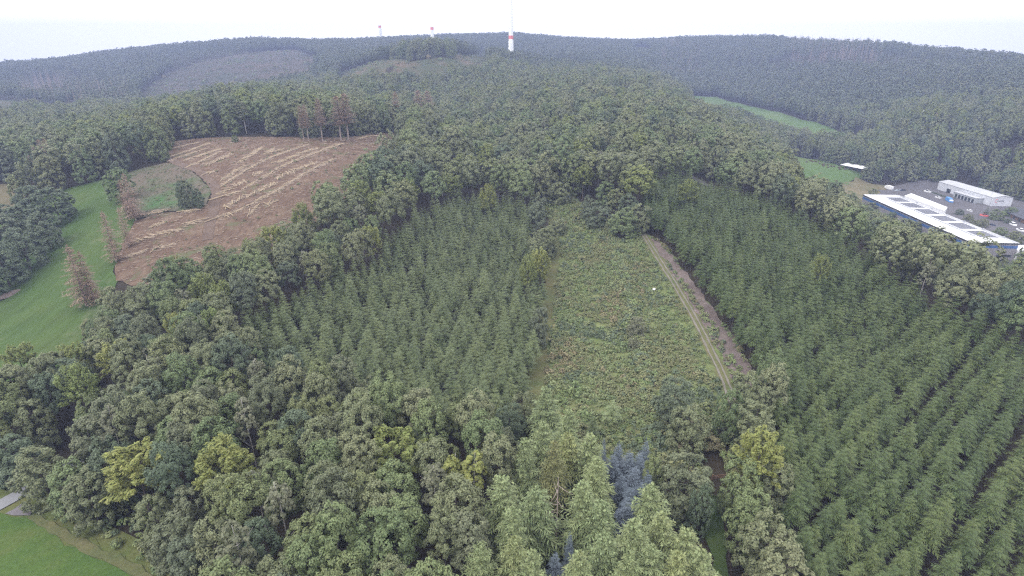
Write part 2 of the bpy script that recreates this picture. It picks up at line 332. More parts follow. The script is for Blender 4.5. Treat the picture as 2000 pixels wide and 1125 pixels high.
Z = {}                                              # open ground, given by what the photo shows of its outline
Z['meadow'] = poly([(-150,720,12),(0,697,14),(60,668,15),(100,640,15),(150,600,15),(226,538,2),(222,530),(240,480),(265,430),(240,400),(225,345),(110,376),(60,395),(0,424),(-150,445)])
Z['field'] = poly([(-150,443),(0,421),(58,392),(62,352),(0,360),(-150,395)])
Z['weedy'] = poly([(226,345),(330,318),(385,338),(415,365),(415,388),(395,408),(330,416),(268,428),(243,400)])
Z['felled'] = poly([(322,300),(330,278),(400,270),(600,270),(690,268),(790,262),(760,285,12),(700,298,16),(655,332,16),(600,370,16),(540,405,16),(480,432,16),(430,458,14),(400,465,12),(330,497,10),(258,522,8),(226,538,2),(222,530),(240,480),(265,430),(330,416),(395,408),(415,388),(415,365),(385,338),(330,318)])
Z['clearing'] = poly([(1020,810,4),(1036,790),(1050,690),(1066,600),(1076,500),(1074,450),(1062,400),(1085,380),(1120,382),(1165,432),(1215,470),(1252,452),(1300,480),(1355,560),(1430,660),(1472,735),(1490,790),(1400,835),(1330,910),(1250,940),(1190,890,10),(1130,850,15),(1050,770,18)])
Z['lawn'] = poly([(1362,1000),(1392,965),(1404,975),(1424,1060),(1432,1125),(1440,1220),(1365,1220),(1385,1080)])
Z['near'] = poly([(-400,945),(0,962),(45,962),(90,995),(160,1045),(260,1100),(340,1150),(420,1260),(-400,1400)])
Z['pasture_low'] = poly([(1528,297),(1600,314),(1640,325),(1705,340),(1672,352),(1630,354,6),(1570,340,14),(1535,312,16)])
Z['hay'] = poly([(1630,354,6),(1672,350),(1740,366),(1775,380),(1700,400),(1660,396),(1640,374,10)])
Z['pasture_up'] = poly([(1345,186),(1400,190),(1450,203),(1550,230),(1620,250),(1690,268),(1722,279),(1690,273,8),(1620,263,14),(1560,252,14),(1480,228,14),(1420,211,16),(1355,198,18)])
Z['yard'] = poly([(1684,396),(1740,366),(1800,352),(1838,355),(1890,364),(1990,394),(2040,408),(2250,440),(2250,620),(1990,535),(1900,505)])
Z['heath'] = poly([(665,142),(720,126),(800,121),(880,114),(960,114),(950,124,14),(850,137,16),(760,145,16),(690,153,16),(655,155,14)])
Z['clearcut'] = poly([(255,195,6),(290,170),(330,142),(400,120),(450,110),(520,100),(575,97),(625,116),(605,142,14),(520,155,18),(430,172,18),(330,190,14)])
Z['valley'] = poly([(-120,195),(0,196),(60,203),(165,212),(150,224,8),(80,232),(0,246),(-120,262)])
Z['cutting'] = poly([(1222,93),(1262,92),(1275,110),(1240,108)])
Z['cutting2'] = poly([(1252,125),(1275,132),(1290,142),(1265,140)])
OPEN_PX = [np.array(o) for o in ([(478,612),(560,572),(650,528),(720,495),(800,470),(1030,600),(1025,755),(900,765),(720,728),(560,680),(478,648)], [(232,345),(330,318),(340,296),(390,334),(417,366),(417,390),(395,410),(330,416),(268,428)], [(0,705),(95,650),(150,605),(205,540),(240,480),(265,430),(240,400),(225,345),(112,378),(140,420),(110,470),(60,545),(0,600)], [(2,420),(58,392),(62,352),(0,362)], [(328,292),(336,280),(400,272),(600,272),(690,270),(760,266),(740,285),(700,294),(655,326),(600,364),(540,398),(480,425),(430,452),(400,458),(330,490),(260,512),(215,535),(240,480),(265,430),(226,345),(330,318)],
   [(1540,304),(1600,316),(1640,326),(1705,341),(1690,383),(1640,370),(1630,352),(1575,336)], [(1350,190),(1400,192),(1450,205),(1550,232),(1620,252),(1690,270),(1620,258),(1560,246),(1480,222),(1420,205)], [(1676,392),(1676,370),(1740,362),(1840,350),(1870,352),(1970,388),(2010,400),(2010,512),(1960,505),(1897,478),(1688,392)], [(690,138),(720,126),(800,121),(900,114),(960,116),(950,122),(850,134),(760,142)],
   [(1078,395),(1120,395),(1165,440),(1200,492),(1262,500),(1300,520),(1420,740),(1380,745),(1290,740),(1260,860),(1200,865),(1060,740),(1050,690),(1076,500)], [(1364,1005),(1392,975),(1404,985),(1424,1060),(1432,1125),(1400,1125),(1388,1080)], [(0,955),(42,968),(60,1005),(160,1065),(290,1130),(0,1130)], [(1290,312),(1345,338),(1350,350),(1300,325)], [(270,190),(330,142),(450,112),(560,99),(615,116),(600,138),(450,165),(330,186)])]
SIGHT = [(np.array([(764,176),(792,176),(792,262),(764,262)]), 372), (np.array([(806,172),(856,172),(850,238),(808,238)]), 385), (np.array([(575,200),(695,180),(695,262),(575,262)]), 345)]
ms = {'meadow':('meadow','meadow'),'field':('field','field'),'weedy':('field','weedy'),'felled':('felled_ground','soil'),'clearing':('clearing_ground','clearing'),
      'lawn':('lawn','lawn'),'near':('verge','verge'),'pasture_low':('pasture','pasture'),'hay':('field','hay'),'pasture_up':('pasture','pasture'),
      'yard':('yard_pavement','asphalt'),'heath':('heath','heath'),'clearcut':('cleared_slope','clearcut'),'valley':('valley_meadow','heath'),'cutting':('cleared_slope','clearcut'),'cutting2':('cleared_slope','clearcut')}
for k, (nm, mt) in ms.items():
    d = np.hypot(*Z[k].mean(0)); sheet(nm, Z[k], M[mt], (.25 if d < 500 else .8) + .12 * (k == 'yard'), 3.0 if d < 300 else 6.0 if d < 700 else 14.0, wobble=.5 if d < 300 else 1.5)
sheet('verge', poly([(-400,930),(0,948),(50,950),(110,968),(190,1015),(300,1068),(420,1125),(560,1260),(400,1400),(-400,1400)]), M['verge'], .16, 3.0)
sheet('meadow', poly([(-400,1030),(0,1003),(55,1014),(110,1052),(180,1090),(260,1130),(330,1190),(380,1300),(-400,1420)]), M['meadow_near'], .33, 3.0, wobble=.3)
sheet('gravel_patch', poly([(8,1006),(25,998),(44,985),(63,1000),(55,1012)]), M['gravel'], .42, 2.0, wobble=.2)
ribbon('road', poly([(-160,1060),(-60,1018),(0,992),(45,965),(100,930),(160,900)]), 3.6, M['road'], .45)
ribbon('dry_strip', poly([(62,1010),(110,1035),(180,1078),(250,1108),(330,1150),(400,1230)]), 1.6, M['dry'], .42, jitter=.25)
# tracks
trk = poly([(1250,448),(1262,468),(1285,505),(1320,560),(1355,620),(1385,680),(1412,735),(1432,790),(1440,850)])
ribbon('track', trk, 3.2, M['dry'], .35, jitter=.3)
for s in (-.72, .72): ribbon('track_rut', trk, .52, M['track'], .42, s, .08)
ribbon('brash_strip', poly([(1270,468),(1300,497),(1350,562),(1405,640),(1450,715),(1478,775)]), 6.5, M['brash'], .31, 1.4, jitter=.55)
ltr = poly([(1025,830),(1040,775),(1052,700),(1066,610),(1078,540),(1082,490),(1078,455)])
ribbon('grass_track', ltr, 5.0, M['dry'], .35, jitter=.5)
ribbon('mud_track', poly([(404,470),(412,430),(424,385),(418,362),(392,338),(345,320),(325,300),(322,280)]), 4.2, M['mud'], .38, jitter=.25)
ribbon('forest_road', poly([(1268,305),(1300,318),(1340,342),(1385,365)]), 4.5, M['asphalt'], .5, jitter=.2)
ribbon('valley_road', poly([(-80,255),(0,243),(40,236),(80,228)]), 5, M['track'], 1.2)

# ------------------------------------------------------------------ tree shapes (built once, then copied)
def unit(v): return v / (np.linalg.norm(v, axis=-1, keepdims=True) + 1e-9)
def sph(n, g): return unit(g.normal(size=(n, 3)))
def leaf_quads(C, Nn, s, g, asp=.72, along=None):
    # one small folded-free leaf spray per point: centre, facing direction, half size
    n = len(C); Nn = unit(Nn); t = along if along is not None else g.normal(size=(n, 3))
    a = unit(t - (t * Nn).sum(1, keepdims=True) * Nn); b = np.cross(Nn, a); s = np.reshape(s, (-1, 1)); a = a * s; b = b * s * asp
    k = g.uniform(.35, 1.0, (n, 1)); k2 = g.uniform(.35, 1.0, (n, 1))
    return np.stack((C - a - b * k, C + a * .2 - b, C + a + b * k2 * .5, C - a * .1 + b), 1)
def dome(R, hc, z0, g, lobes=9, clumps=13, per=22, size=.34, spray=False, squash=1.0, fill=1.0):
    out = []; ga = 2.39996; ph0 = g.uniform(0, 6.28); LC = []; LRd = []
    for i in range(lobes):
        th = math.acos(1 - (i + .3) / lobes * 1.72); ph = ph0 + i * ga + g.normal(0, .25); k = g.uniform(.48, .70)
        LC.append((R * k * math.sin(th) * math.cos(ph), R * k * math.sin(th) * math.sin(ph), z0 + hc * (.46 + .34 * math.cos(th) * g.uniform(.85, 1.15)))); LRd.append(R * g.uniform(.36, .52))
    LC = np.array(LC); LRd = np.array(LRd); cen = np.array((0, 0, z0 + hc * .3))
    for c, lr in zip(LC, LRd):
        d = sph(clumps * 3, g); o = unit(c - cen); d = d[(d @ o > -.25) & (d[:, 2] > -.55)][:clumps]
        K = c + d * lr * g.uniform(.8, 1.1, (len(d), 1)) * np.array((1, 1, squash))
        ok = np.ones(len(K), bool)
        for c2, r2 in zip(LC, LRd):
            if c2 is not c: ok &= np.linalg.norm((K - c2) / np.array((1, 1, squash)), axis=1) > r2 * .8
        for p, dd in zip(K[ok], d[ok]):
            rc = R * g.uniform(.13, .21); m = int(per * g.uniform(.7, 1.3) * fill)
            e = sph(m * 2, g); e = e[e @ unit(dd + np.array((0, 0, .5))) > -.15][:m]; m = len(e)
            if spray:
                ax = unit(unit(p - cen) + np.array((0, 0, .12))); P = p + ax * g.uniform(-.9, 1.5, (m, 1)) * rc + e * rc * .55
                out.append(leaf_quads(P, e * .6 + np.array((0, 0, .9)) + g.normal(0, .3, (m, 3)), size * g.uniform(.8, 1.6, m), g, .42, np.repeat(ax[None], m, 0) + g.normal(0, .35, (m, 3))))
            else:
                P = p + e * rc * g.uniform(.55, 1.08, (m, 1)); out.append(leaf_quads(P, e + g.normal(0, .26, (m, 3)) + unit(p - cen) * .5 + np.array((0, 0, .2)), size * g.uniform(.65, 1.25, m), g))
    return np.concatenate(out)
def round_crown(R, Rz, zc, g, clumps=70, per=34, size=.3, low=-.6):
    # one rounded dome whose skin is made of small clumps
    out = []; ph0 = g.uniform(0, 6.28); w = g.uniform(0, 6.28, 4)
    for k in range(clumps):
        z = 1 - (k + .5) / clumps * (1 - low); ph = ph0 + k * 2.39996 + g.normal(0, .2); s = math.sqrt(max(0, 1 - z * z)); d = np.array((s * math.cos(ph), s * math.sin(ph), z))
        b = (1 + .13 * math.sin(2 * ph + w[0]) + .10 * math.sin(3 * ph + 3 * z + w[1]) + .08 * math.sin(5 * z + w[2])) * g.uniform(.86, 1.05); p = np.array((R * d[0], R * d[1], Rz * d[2])) * b; p[2] += zc
        rc = R * g.uniform(.17, .27); m = int(per * g.uniform(.7, 1.3)); e = sph(m * 2, g); e = e[e @ d > -.2][:m]; m = len(e)
        out.append(leaf_quads(p + e * rc * g.uniform(.5, 1.05, (m, 1)), e * .75 + d * .7 + np.array((0, 0, .15)) + g.normal(0, .2, (m, 3)), size * g.uniform(.7, 1.3, m), g))
    return np.concatenate(out)
def conifer(Ht, Rb, g, whorls=15, per=7, z0=.12, twigs=4, droop=.42, wid=.30, power=.85, irregular=.15, lift=.15, tuft=0.0, top=True):
    # whorls of drooping branches; every branch is a flat spray of pointed twigs
    Q = []
    for w in range(whorls):
        t = (w + g.uniform(0, .6)) / whorls; z = Ht * (z0 + (1 - z0) * t); L0 = Rb * (1 - t) ** power + .22
        n = max(4, int(per * (1 - .35 * t))); ph0 = g.uniform(0, 6.28)
        for k in range(n):
            ph = ph0 + 6.283 * k / n + g.normal(0, .16); L = L0 * g.uniform(1 - 2 * irregular, 1 + irregular); dr = droop * g.uniform(.75, 1.25) * (1.05 - .6 * t)
            d = np.array((math.cos(ph), math.sin(ph), 0)); sd = np.array((-d[1], d[0], 0)); zz = z + g.normal(0, .12)
            P = lambda s: d * (L * s) + np.array((0, 0, zz + L * (lift * (1 + t) * s - dr * s * s)))
            hw = wid * .3 * L
            Q.append(np.array((P(.05), P(.6) - sd * hw * .55, P(1.0), P(.6) + sd * hw * .55)))
            for j in range(twigs):
                s = .10 + .82 * (j + .5 * g.uniform()) / twigs; tl = L * .42 * (1.1 - .62 * s) + .1; b = P(s); tw = wid * tl * .85
                for sg in (-1, 1):
                    dirv = unit(d * g.uniform(.5, .9) + sd * sg * g.uniform(.6, .95) + np.array((0, 0, -g.uniform(.1, .5)))); m_ = b + dirv * tl * .5; sv = unit(np.cross(dirv, (0, 0, 1))) * tw * .5
                    Q.append(np.array((b, m_ - sv + (0, 0, .03), b + dirv * tl, m_ + sv)))
    if top:
        for k in range(4):
            a = g.uniform(0, 6.28); b = np.array((0, 0, Ht * .985)); Q.append(np.array((b, b + (math.cos(a) * .13, math.sin(a) * .13, .3), b + (0, 0, .8), b + (-math.cos(a) * .1, -math.sin(a) * .1, .3))))
    Q = np.array(Q)
    if tuft:
        c = Q.mean(1); m = g.uniform(size=len(c)) < .9; c = c[m] + g.normal(0, .12, (m.sum(), 3))
        Q = np.concatenate((Q, leaf_quads(c, g.normal(size=(len(c), 3)) + np.array((0, 0, .8)), tuft * g.uniform(.6, 1.3, len(c)), g, .6)))
    return Q
def stem_mb(Ht, r, g, limbs=0, R=3.0, n=7, lean=.02):
    mb = MB(); k = np.linspace(0, 1, 6); pts = np.c_[np.cumsum(g.normal(0, lean * Ht * .3, 6)) * k, np.cumsum(g.normal(0, lean * Ht * .3, 6)) * k, k * Ht]
    pts[0, :2] = 0; mb.tube(pts, r * (1 - .8 * k) + .01, n)
    for i in range(limbs):
        a = 6.283 * i / limbs + g.normal(0, .3); b = pts[2 + i % 3]; l = R * g.uniform(.55, .85); e = b + np.array((math.cos(a) * l, math.sin(a) * l, l * g.uniform(.5, .9)))
        mb.tube([b, (b + e) / 2 + (0, 0, -.15 * l), e], [r * .4, r * .28, r * .08], 5)
    return mb
PROTO = {}                                            # kind -> list of dicts: crown mesh, trunk mesh, R, H, crown centre
def proto(kind, n, fn):
    PROTO[kind] = [fn(np.random.default_rng(100 * len(PROTO) + i), i) for i in range(n)]
def as_crown(name, Q): return mesh_np(name, Q.reshape(-1, 3), np.arange(4 * len(Q)).reshape(-1, 4), [M['oak_grey']])
def P_oak(g, i, spray=False, size=.185, bark='bark', per=54, kind='oak'):
    R = g.uniform(3.4, 4.3); Ht = g.uniform(16.5, 19); hc = g.uniform(11.5, 13.5)
    Q = dome(R, hc, Ht - hc * .98, g, 12 + i % 3, 14, per, size, spray); top = np.percentile(Q[:, :, 2], 99.5); sc = np.percentile(np.hypot(Q[:, :, 0], Q[:, :, 1]), 98)
    return dict(Q=Q, T=stem_mb(Ht * .8, .24, g, 6, R), R=sc, H=top, c=top - hc * .35, bark=bark)
proto('oak', 7, lambda g, i: P_oak(g, i))
def P_edge(g, i):
    R = g.uniform(3.4, 4.0); Ht = g.uniform(18, 21); hc = Ht * .97
    Q = dome(R, hc, Ht * .02, g, 16, 14, 50, .195, squash=1.15); Q[:, :, 2] -= Ht * .2; top = np.percentile(Q[:, :, 2], 99.5); sc = np.percentile(np.hypot(Q[:, :, 0], Q[:, :, 1]), 98)
    return dict(Q=Q, T=stem_mb(Ht * .6, .24, g, 6, R * .8), R=sc, H=top, c=top * .6, bark='bark')
proto('edge', 4, P_edge)
def P_round(g, i):
    R = g.uniform(3.3, 3.9); Rz = g.uniform(5.0, 6.2); Ht = g.uniform(16.5, 18.5); zc = Ht - Rz * 1.05
    return dict(Q=round_crown(R, Rz, zc, g, 80, 36, .26, -.8), T=stem_mb(Ht * .7, .22, g, 4, R * .7), R=R * 1.15, H=Ht, c=zc, bark='bark')
proto('round', 5, P_round)
proto('beech', 4, lambda g, i: P_oak(g, i, True, .235, per=50))
def P_birch(g, i):
    R = g.uniform(1.9, 2.5); Ht = g.uniform(15, 18); Q = dome(R, 10, Ht - 10.5, g, 9, 12, 16, .26, squash=1.3, fill=.9)
    return dict(Q=Q, T=stem_mb(Ht * .93, .13, g, 7, 2.6, lean=.03), R=R, H=Ht - 1, c=Ht - 5, bark='birch_bark')
proto('birch', 4, P_birch)
def P_spruce(g, i):
    Ht = g.uniform(10.2, 12.8); R = g.uniform(2.45, 2.75)
    return dict(Q=conifer(Ht, R, g, 11, 8, .36, 5, .40, .30, .72, .16, .14), T=stem_mb(Ht * .62, .12, g), R=R, H=Ht, c=Ht * .7, bark='bark')
proto('spruce', 6, P_spruce)
def P_larch(g, i):
    Ht = g.uniform(17, 19.5); R = g.uniform(3.6, 4.3)
    return dict(Q=conifer(Ht, R, g, 19, 10, .18, 5, .26, .22, .6, .22, .32, tuft=.22), T=stem_mb(Ht * .7, .2, g), R=R, H=Ht, c=Ht * .72, bark='bark')
proto('larch', 5, P_larch)
def P_blue(g, i):
    Ht = g.uniform(10, 12); R = g.uniform(2.6, 3.0)
    return dict(Q=conifer(Ht, R, g, 17, 10, .08, 5, .24, .30, .8), T=stem_mb(Ht * .6, .14, g), R=R, H=Ht, c=Ht * .7, bark='bark')
proto('blue', 3, P_blue)
def P_dead(g, i):
    Ht = g.uniform(23, 26); R = g.uniform(2.0, 2.8)
    return dict(Q=conifer(Ht, R, g, 26, 9, .38, 5, .10, .15, .55, .3, .28, tuft=.15), T=stem_mb(Ht * .98, .2, g, lean=.008), R=R, H=Ht, c=Ht * .7, bark='pale_bark')
proto('dead', 4, P_dead)
def P_deadfull(g, i):
    Ht = g.uniform(19, 22); R = g.uniform(2.6, 3.4)
    return dict(Q=conifer(Ht, R, g, 24, 8, .10, 5, .42, .17, .62, .3, .1, tuft=.15), T=stem_mb(Ht * .98, .2, g, lean=.008), R=R, H=Ht, c=Ht * .6, bark='pale_bark')
proto('deadfull', 3, P_deadfull)
for k, L in PROTO.items():
    for d in L: d['crown'] = as_crown(k + '_crown', d['Q']); d['trunk'] = d['T'].build(k + '_trunk', [M[d['bark']]], True)

def plant(name, kind, var, mat, x, y, sc, rz, label, cat, group=None, zs=1.0, tag=None, lean=(0, 0)):
    d = PROTO[kind][var % len(PROTO[kind])]
    t = thing(name, label, cat, (x, y, float(H(x, y)) - .25), rz, group); t.scale = (sc, sc, sc * zs); t.rotation_euler = (lean[0], lean[1], rz)
    link('trunk', d['trunk'], t); c = link('crown', d['crown'], t)
    c.material_slots[0].link = 'OBJECT'; c.material_slots[0].material = M[mat]
    return t

# merged low versions for the woods that stand past the 300 largest of a kind
def merged(name, Q, T, mat, bark):
    mb = MB(); V = [Q.reshape(-1, 3)]; F = [np.arange(4 * len(Q)).reshape(-1, 4)]; mi = [np.zeros(len(Q), int)]
    if T is not None:
        TV = np.vstack(T.V); F.append(np.array([f for f in T.F if f[2] != f[3]]) + len(V[0])); mi.append(np.ones(len(F[-1]), int)); V.append(TV)
    me = mesh_np(name, np.vstack(V), np.vstack(F), [M[mat], M[bark]], np.concatenate(mi)); return bpy.data.objects.new(name, me)
def collection_of(name, objs):
    c = bpy.data.collections.new(name)
    for i, o in enumerate(objs): o.name = '%s_%02d' % (name, i); c.objects.link(o)
    return c
def gn_stuff(name, coll, P, rot, scl, idx, **props):
    # one object: a cloud of points that carries a tree of the collection on every point
    me = bpy.data.meshes.new(name); me.vertices.add(len(P)); me.vertices.foreach_set('co', np.asarray(P, np.float32).ravel())
    for nm, ty, v in (('rot', 'FLOAT_VECTOR', rot), ('scl', 'FLOAT_VECTOR', scl)):
        a = me.attributes.new(nm, ty, 'POINT'); a.data.foreach_set('vector', np.asarray(v, np.float32).ravel())
    a = me.attributes.new('idx', 'INT', 'POINT'); a.data.foreach_set('value', np.asarray(idx, np.int32)); me.update()
    ng = bpy.data.node_groups.new(name, 'GeometryNodeTree')
    ng.interface.new_socket('Geometry', in_out='INPUT', socket_type='NodeSocketGeometry'); ng.interface.new_socket('Geometry', in_out='OUTPUT', socket_type='NodeSocketGeometry')
    n = ng.nodes; gi = n.new('NodeGroupInput'); go = n.new('NodeGroupOutput'); ip = n.new('GeometryNodeInstanceOnPoints'); ci = n.new('GeometryNodeCollectionInfo')
    ci.inputs['Collection'].default_value = coll; ci.inputs['Separate Children'].default_value = True; ci.inputs['Reset Children'].default_value = True
    ip.inputs['Pick Instance'].default_value = True; l = ng.links
    def attr(nm, ty): a = n.new('GeometryNodeInputNamedAttribute'); a.data_type = ty; a.inputs['Name'].default_value = nm; return a.outputs['Attribute']
    l.new(gi.outputs[0], ip.inputs['Points']); l.new(ci.outputs[0], ip.inputs['Instance']); l.new(attr('idx', 'INT'), ip.inputs['Instance Index'])
    er = n.new('FunctionNodeEulerToRotation'); l.new(attr('rot', 'FLOAT_VECTOR'), er.inputs[0]); l.new(er.outputs[0], ip.inputs['Rotation']); l.new(attr('scl', 'FLOAT_VECTOR'), ip.inputs['Scale'])
    l.new(ip.outputs[0], go.inputs[0])
    o = link(name, me, None, None, kind='stuff', **props); md = o.modifiers.new('trees', 'NODES'); md.node_group = ng
    return o

# ------------------------------------------------------------------ where every tree stands
SPR_R = poly([(1262,452),(1300,480),(1355,560),(1430,660),(1472,735),(1500,800),(1540,930,8),(1560,1010,10),(1600,1125,10),(1640,1300,10),(2500,1300,10),(2300,800,11),(2090,640,11),(2000,640,11),(1900,600,11),(1800,545,11),(1740,505,11),(1640,440,11),(1500,375,11),(1380,338,11),(1290,330,11),(1258,350,11),(1262,400,8)])
SPR_L = poly([(1028,800),(1045,700),(1058,600),(1066,520,2),(1040,480,8),(1030,420,9),(1040,390,10),(960,368,10),(880,375,10),(800,410,10),(770,440,10),(720,490,11),(650,520,10),(560,565,10),(470,600,10),(465,650,8),(560,690,11),(640,715,11),(720,745,11),(800,790,11),(900,800,10),(960,800,9)])
LARCH_Z = poly([(1060,755,14),(1150,850,16),(1195,890,16),(1280,960,16),(1340,1020,16),(1410,1080,16),(1440,1300,16),(880,1300,16),(905,1110,16),(945,1000,16),(950,930,16),(990,850,14)])
COLUMN_Z = poly([(1280,740,10),(1345,740,10),(1420,760,8),(1500,800,8),(1545,930,8),(1560,1010,8),(1600,1125,8),(1640,1300,8),(1440,1300,8),(1400,1080,8),(1290,960,10),(1270,880,8)])
KEEP_OUT = [Z[k] for k in ('meadow','field','weedy','felled','clearing','lawn','near','pasture_low','hay','pasture_up','yard','heath','clearcut','valley','cutting','cutting2')]
ROADS = [(poly([(1268,305),(1300,318),(1340,342),(1385,365)]), 5.0), (poly([(0,992),(45,965),(100,930),(160,900)]), 3.5), (poly([(1210,190),(1214,200),(1216,210)]), 6.0)]
def near_line(L, x, y, d):
    r = np.zeros(np.shape(x), bool)
    for a, b in zip(L[:-1], L[1:]):
        ab = b - a; t = np.clip(((x - a[0]) * ab[0] + (y - a[1]) * ab[1]) / (ab @ ab), 0, 1); r |= np.hypot(x - a[0] - t * ab[0], y - a[1] - t * ab[1]) < d
    return r
def open_ground(x, y):
    r = np.zeros(np.shape(x), bool)
    for k in KEEP_OUT: r |= inside(k, x, y)
    for L, d in ROADS: r |= near_line(L, x, y, d)
    return r
PLACED = []                                           # (x, y, R) of trees placed one by one
def spot(px, py, h): p = at(px, py, h); return float(p[0]), float(p[1])
def width_scale(x, y, h, R, wpx):
    dpt = project([(x, y, float(H(x, y)) + h)])[0][2]; return wpx * dpt / F_PX / (2 * R)
def height_to(x, y, py_top):                          # height of something at (x, y) whose top is seen at row py_top
    z = float(H(x, y)); lo, hi = 0.0, 80.0
    for _ in range(40):
        m = (lo + hi) / 2
        if project([(x, y, z + m)])[0][1] > py_top: lo = m
        else: hi = m
    return lo
CNT = {}
def nth_label(col, kind, px, py, land, reach, limit, fallback):
    dd, la, lb_, txt = min((math.hypot(px - a, py - b), a, b, t) for a, b, t in land)
    dirw = ('right of' if px > la else 'left of') if abs(px - la) > abs(py - lb_) else ('below' if py > lb_ else 'above')
    key = (col, kind, dirw, txt); CNT[key] = CNT.get(key, 0) + 1; k = CNT[key]
    if k > limit or dd > reach: return fallback
    return '%snearest %s %s %s %s' % (('', 'second ', 'third ', 'fourth ', 'fifth ', 'sixth ')[k - 1], col, kind, dirw, txt)
def by_nearness(items, land):                          # order things by how near they stand to their landmark in the picture
    return sorted(items, key=lambda i: min(math.hypot(items[i][0] - a, items[i][1] - b) for a, b, t in land))
def single(name, kind, mat, px, py, w, label, cat, group=None, var=None, hs=1.0):
    var = R_.randrange(99) if var is None else var; d = PROTO[kind][var % len(PROTO[kind])]; h = d['c'] * hs
    x, y = spot(px, py, h); sc = width_scale(x, y, h, d['R'], w)
    zs = float(np.clip(hs / sc, .55, 1.7)); x, y = spot(px, py, d['c'] * sc * zs)
    PLACED.append((x, y, d['R'] * sc)); return plant(name, kind, var, mat, x, y, sc, R_.uniform(0, 6.28), label, cat, group, zs)

LAND = [(265,915,'the broad yellow-green beech'),(435,900,'the bright yellow beech'),(760,885,'the golden spiky beech'),(905,920,'the yellow birch pair'),(1485,885,'the yellow beech beside the spruces'),
        (1230,920,'the blue spruces'),(30,980,'the road end'),(415,630,'the lime-green tree'),(1045,515,'the yellow oak by the grass track'),(225,695,'the yellow beech near the meadow'),(1340,935,'the big grey-brown oak'),(535,462,'the yellow oak below the felled ground'),(1088,960,'the bare dead tree'),(600,1120,'the middle of the left bottom edge'),(880,1120,'the bottom edge beside the larches'),(640,760,'the near corner of the left spruce stand'),(5,800,'the left picture edge')]
yl = [('beech','yellow',265,918,132,'broad yellow-green beech, largest of the yellow crowns at lower left','beech'),
 ('beech','yellow',435,902,116,'bright yellow beech with a ragged rounded crown, right of the broad yellow-green one','beech'),
 ('beech','golden',762,885,128,'golden-green beech with a wide dome of spiky sprays amid grey oaks','beech'),
 ('birch','yellow',886,918,50,'yellow birch, left one of the pair beside the larches','birch'),
 ('birch','yellow',925,915,48,'yellow birch, right one of the pair beside the larches','birch'),
 ('beech','yellow',1487,882,104,'yellow-topped beech between the grey oaks and the spruce rows','beech'),
 ('beech','yellow',1055,508,42,'yellow-crowned oak beside the grassy track at the clearing','oak'),
 ('beech','golden',1031,522,36,'small golden oak left of the yellow-crowned one at the grassy track','oak'),
 ('beech','lime',415,632,62,'lime-green tree with a bright leafy side facing the spruce stand','lime tree'),
 ('beech','golden',395,560,56,'olive-yellow tree behind the lime-green one','oak'),
 ('beech','golden',435,575,56,'olive-gold tree just right of the olive-yellow one, behind the lime-green one','oak'),
 ('beech','yellow',343,640,42,'small yellow tree left of the lime-green one','beech'),
 ('beech','yellow',225,696,68,'yellow beech near the edge of the left meadow','beech'),
 ('beech','lime',150,745,74,'light green tree with layered sprays below the meadow beech','lime tree'),
 ('beech','golden',38,700,62,'yellow-olive tree at the bottom corner of the left meadow','beech'),
 ('beech','golden',148,700,66,'olive-gold tree left of the yellow meadow beech','beech'),
 ('beech','golden',345,525,42,'golden spiky tree left of the felled ground edge','beech'),
 ('beech','yellow',535,462,54,'yellow oak below the felled ground','oak'),
 ('beech','golden',485,490,30,'small orange-yellow tree left of the yellow oak below the felled ground','oak'),
 ('beech','golden',590,418,44,'dull yellow dome just below the long log rows','beech'),
 ('beech','yellow',724,462,42,'yellow oak at the top left corner of the left spruce stand','oak'),
 ('beech','golden',740,395,60,'olive-gold oak behind the left spruce stand','oak'),
 ('beech','golden',700,372,52,'yellowish oak behind the olive-gold one','oak'),
 ('beech','yellow',953,378,36,'small yellow oak standing alone at the back of the left spruce stand','oak'),
 ('beech','golden',880,358,44,'golden oak left of the small yellow oak behind the spruce stand','oak'),
 ('beech','golden',795,368,46,'yellowish dome crown left of the golden oak','oak'),
 ('beech','yellow',930,272,44,'pale yellow oak high on the wooded ridge','oak'),
 ('beech','golden',955,262,50,'olive-yellow oak right of the pale yellow ridge oak','oak'),
 ('beech','golden',905,320,60,'olive oak below the pale yellow ridge oak','oak'),
 ('beech','golden',985,320,40,'golden oak right of the olive ridge oak','oak'),
 ('beech','yellow',1525,305,22,'small yellow tree at the pasture end of the ridge','maple'),
 ('beech','golden',1140,340,46,'olive oak at the far right end of the clearing','oak'),
 ('beech','golden',1345,368,44,'yellowish oak on the far edge of the right plantation','oak'),
 ('beech','golden',1605,520,36,'yellowish oak standing among the right plantation spruces','oak')]
for kd, mt, px, py, w, lb, ct in yl: single({'beech':'beech_tree','birch':'birch_tree','oak':'oak_tree','lime tree':'lime_tree','maple':'maple_tree'}[ct], kd, mt, px, py, w, lb, ct, 'yellowing trees among the green')
for kd, mt, px, py, w, lb in [('edge','oak_grey',75,915,100,'grey-green oak overhanging the road end'),('edge','oak_dark',28,888,80,'dark oak behind the road at the left picture edge'),('edge','oak_green',135,945,84,'green oak right of the road end')]: single('oak_tree', kd, mt, px, py, w, lb, 'oak', 'oaks at the road end')
